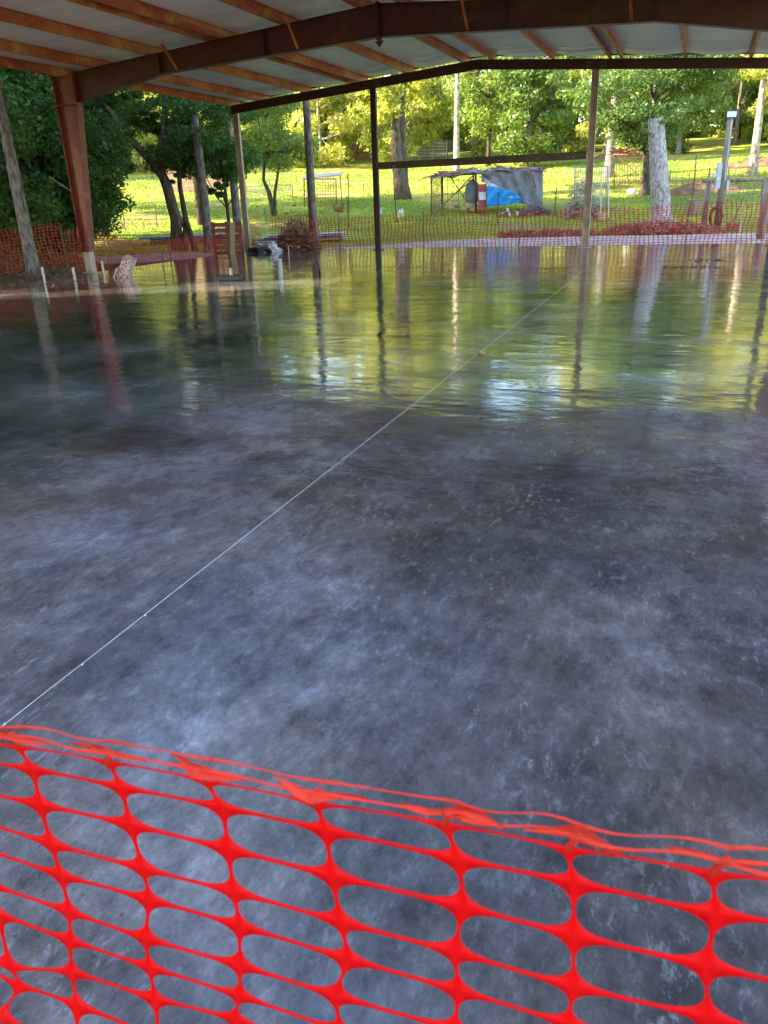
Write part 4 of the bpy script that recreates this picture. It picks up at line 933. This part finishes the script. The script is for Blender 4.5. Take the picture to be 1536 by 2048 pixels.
def crumple(name, label, px, r, s, m_, seed, cat):
    rg = np.random.default_rng(seed); b = gp(px, r); o = MB(); nu, nv = 12, 8; vs = []
    for j in range(nv+1):
        for i in range(nu):
            ph = math.pi*j/nv; th = 2*math.pi*i/nu; k2 = 1+rg.normal(0, .22); vs.append((s[0]*math.sin(ph)*math.cos(th)*k2, s[1]*math.sin(ph)*math.sin(th)*k2, max(0, s[2]*(math.cos(ph)*k2+.6))))
    o.add(vs, [(j*nu+i, (j+1)*nu+i, (j+1)*nu+(i+1) % nu, j*nu+(i+1) % nu) for j in range(nv) for i in range(nu)]); ob = o.build(name, M[m_]); ob.location = b; ob.rotation_euler = (0, 0, yw); return tag(ob, label, cat)
crumple('plastic_sheet', 'crumpled white plastic sheeting behind the slab right of the corner post', 531, 29, (.42, .3, .26), 'plastic_bag', 1, 'plastic sheeting')
crumple('rubbish_bag', 'dark torn rubbish bag lying against the crumpled white plastic', 510, 28.6, (.4, .25, .2), 'black', 2, 'bag')
# broken printed carton
b = gp(231, 21.0); root = empty('broken_carton', b, 'tilted red and white printed carton broken open beside the left column', 'carton')
Rm = Matrix.Rotation(yw, 3, 'Z') @ Matrix.Rotation(.55, 3, 'Y') @ Matrix.Rotation(.2, 3, 'X')
MB().box(Lp(.02, .35), (.26, .30, .55), Rm).build('box', M['print_red'], root, bevel=.005)
MB().box(Lp(-.26, .2), (.02, .3, .45), Rm).build('flap', M['white_paint'], root); MB().box(Lp(.35, .12), (.5, .3, .03), Matrix.Rotation(yw+.2, 3, 'Z')).build('lid', M['print_red'], root)
rg = np.random.default_rng(5); o = MB()
for i in range(16): o.box(Lp(rg.uniform(-.5, .8), .06+.05*rg.random(), rg.normal(0, .25)), (rg.uniform(.1, .3), rg.uniform(.06, .2), .02), Matrix.Rotation(rg.uniform(0, 3), 3, 'Z') @ Matrix.Rotation(rg.normal(0, .3), 3, 'X'))
ob = o.build('carton_scraps', M['plastic_bag']); ob.location = b; tag(ob, 'torn white and pink packaging scraps around the broken carton', 'scraps', kind='stuff')

# ------------------------------------------------------------------ things standing on the slab
def gnd(px, py):
    d = ray(px, py); t_ = -EYE/d[2]; return Vector((d[0]*t_, d[1]*t_, 0))
def topz(px, py, g_): d = ray(px, py); return float(d[2]/np.hypot(d[0], d[1])*math.hypot(g_.x, g_.y)+EYE)
for nm, bx, by, tx_, ty_, r_, m_, lb, cat in [('pipe_stub', 90, 566, 83, 534, .028, 'white_pipe', 'leftmost of the white pipe stubs rising from the slab edge', 'pipe'),
      ('pipe_stub', 150, 560, 144, 535, .032, 'white_pipe', 'white pipe stub standing just left of the red steel column', 'pipe'),
      ('pipe_stub', 207, 545, 203, 522, .03, 'white_pipe', 'white pipe stub just right of the red steel column', 'pipe'),
      ('metal_rod', 329, 549, 325, 504, .010, 'darkpost', 'thin dark green rod upright on the slab right of the broken carton', 'rod'),
      ('pipe_stub', 562, 552, 561, 517, .045, 'conduit_grey', 'thick grey pipe stub upright on the slab, right of the black box', 'pipe'),
      ('metal_rod', 578, 515, 577, 492, .014, 'white_pipe', 'short pale rod near the far left corner of the slab', 'rod')]:
    g_ = gnd(bx, by); h_ = topz(tx_, ty_, g_); o = MB().tube([(0, 0, -.1), (0, 0, h_-.012), (0, 0, h_)], [r_, r_, r_*.85], 14)
    tag(o.build(nm, M[m_], smooth=False), lb, cat).location = g_
g_ = gnd(637, 549); h_ = topz(632, 513, g_)
tag(MB().tube([(rt*.03+Vector((0, 0, -.05))), rt*.03+Vector((0, 0, .15)), rt*.01+Vector((0, 0, h_*.55)), rt*-.035+Vector((0, 0, h_*.85)), rt*-.09+Vector((0, 0, h_))], [.026, .026, .025, .022, .016], 10).build('curved_tube', M['black'], smooth=True), 'black flexible tube curving up out of the slab', 'tube').location = g_
g_ = gnd(463, 560); root = empty('floor_box', g_, 'flat square black box with a short pipe stub rising from it on the slab', 'floor box')
MB().box((0, 0, .055), (.52, .40, .11), yw).build('box', M['black'], root, bevel=.015); MB().tube([(0, .02, .1), (0, .02, .26)], .035, 12).build('pipe', M['galv_tan'], root)
# string line across the slab
sa, sb_ = gnd(-40, 1491), gnd(1185, 528); o = MB(); n = 60; pts = [sa.lerp(sb_, i/n)+Vector((0, 0, .006+.0008*math.sin(i*2.1))) for i in range(n+1)]
o.tube(pts, .0011, 6)
for px, py in ((165, 1333), (291, 1234), (10, 1452)): q = gnd(px, py); o.ell((q.x, q.y, .008), (.003, .006, .003), nu=8, nv=6)
tag(o.build('string_line', M['string'], smooth=True), 'thin white string stretched diagonally across the glossy slab', 'string')
# small dropped things
for i, (px, py, s_, lb) in enumerate([(958, 707, .014, 'tiny black clod lying on the slab beside the string'), (365, 896, .012, 'small dark chip lying on the slab at left of centre'), (783, 627, .018, 'small dark speck of debris on the far slab')]):
    g_ = gnd(px, py); tag(MB().ell((0, 0, s_*.35), (s_, s_*.6, s_*.5), Matrix.Rotation(i, 3, 'Z'), 7, 5).build('debris_chip', M['black']), lb, 'debris').location = g_
rg = np.random.default_rng(8); o = MB()
for i in range(90):
    f = rg.uniform(0, 1); px = 1325+130*f; py = rg.choice([534, 535, 521])+rg.normal(0, .8); 
    if py < 526 and px < 1380: continue
    q = gnd(px, py); s_ = rg.uniform(.012, .04); o.ell((q.x, q.y, s_*.3), (s_, s_*.8, s_*.4), nu=6, nv=4)
tag(o.build('grit_line', M['clay']), 'lines of dark grit and crumbs on the far right part of the slab', 'grit', kind='stuff')

# ------------------------------------------------------------------ grass blades on the near lawn
n = 150000; rg = np.random.default_rng(12); r = 31.6+(rg.random(n)**1.4)*45; a = np.radians(rg.uniform(-58, 14, n)); x, y = r*np.sin(a), r*np.cos(a)
keep = (r > 31.6+2.0*np.clip((np.degrees(a)+35)/25, 0, 1)+rg.normal(0, .25, n)) & ((np.sin(x*.9+1.3*np.sin(y*.5))+np.cos(y*.8+x*.3)+rg.normal(0, .9, n)) > -.4); x, y, r = x[keep], y[keep], r[keep]; n = len(x); z = tz(x, y)
h_ = rg.uniform(.03, .09, n)*(1+(r-31)/40); w_ = rg.uniform(.012, .03, n)*(1+(r-31)/25); th = rg.uniform(0, np.pi, n); ln_ = rg.normal(0, .05, (n, 2))
V = np.stack([np.stack([x-w_*np.cos(th), y-w_*np.sin(th), z-.01], -1), np.stack([x+w_*np.cos(th), y+w_*np.sin(th), z-.01], -1), np.stack([x+ln_[:, 0], y+ln_[:, 1], z+h_], -1)], 1).reshape(-1, 3)
gr = link(bpy.data.objects.new('grass', fast_mesh('grass', V, np.arange(n*3).reshape(-1, 3), M['blade']))); tag(gr, 'short sunlit grass blades covering the lawn and meadow', 'grass', kind='stuff')
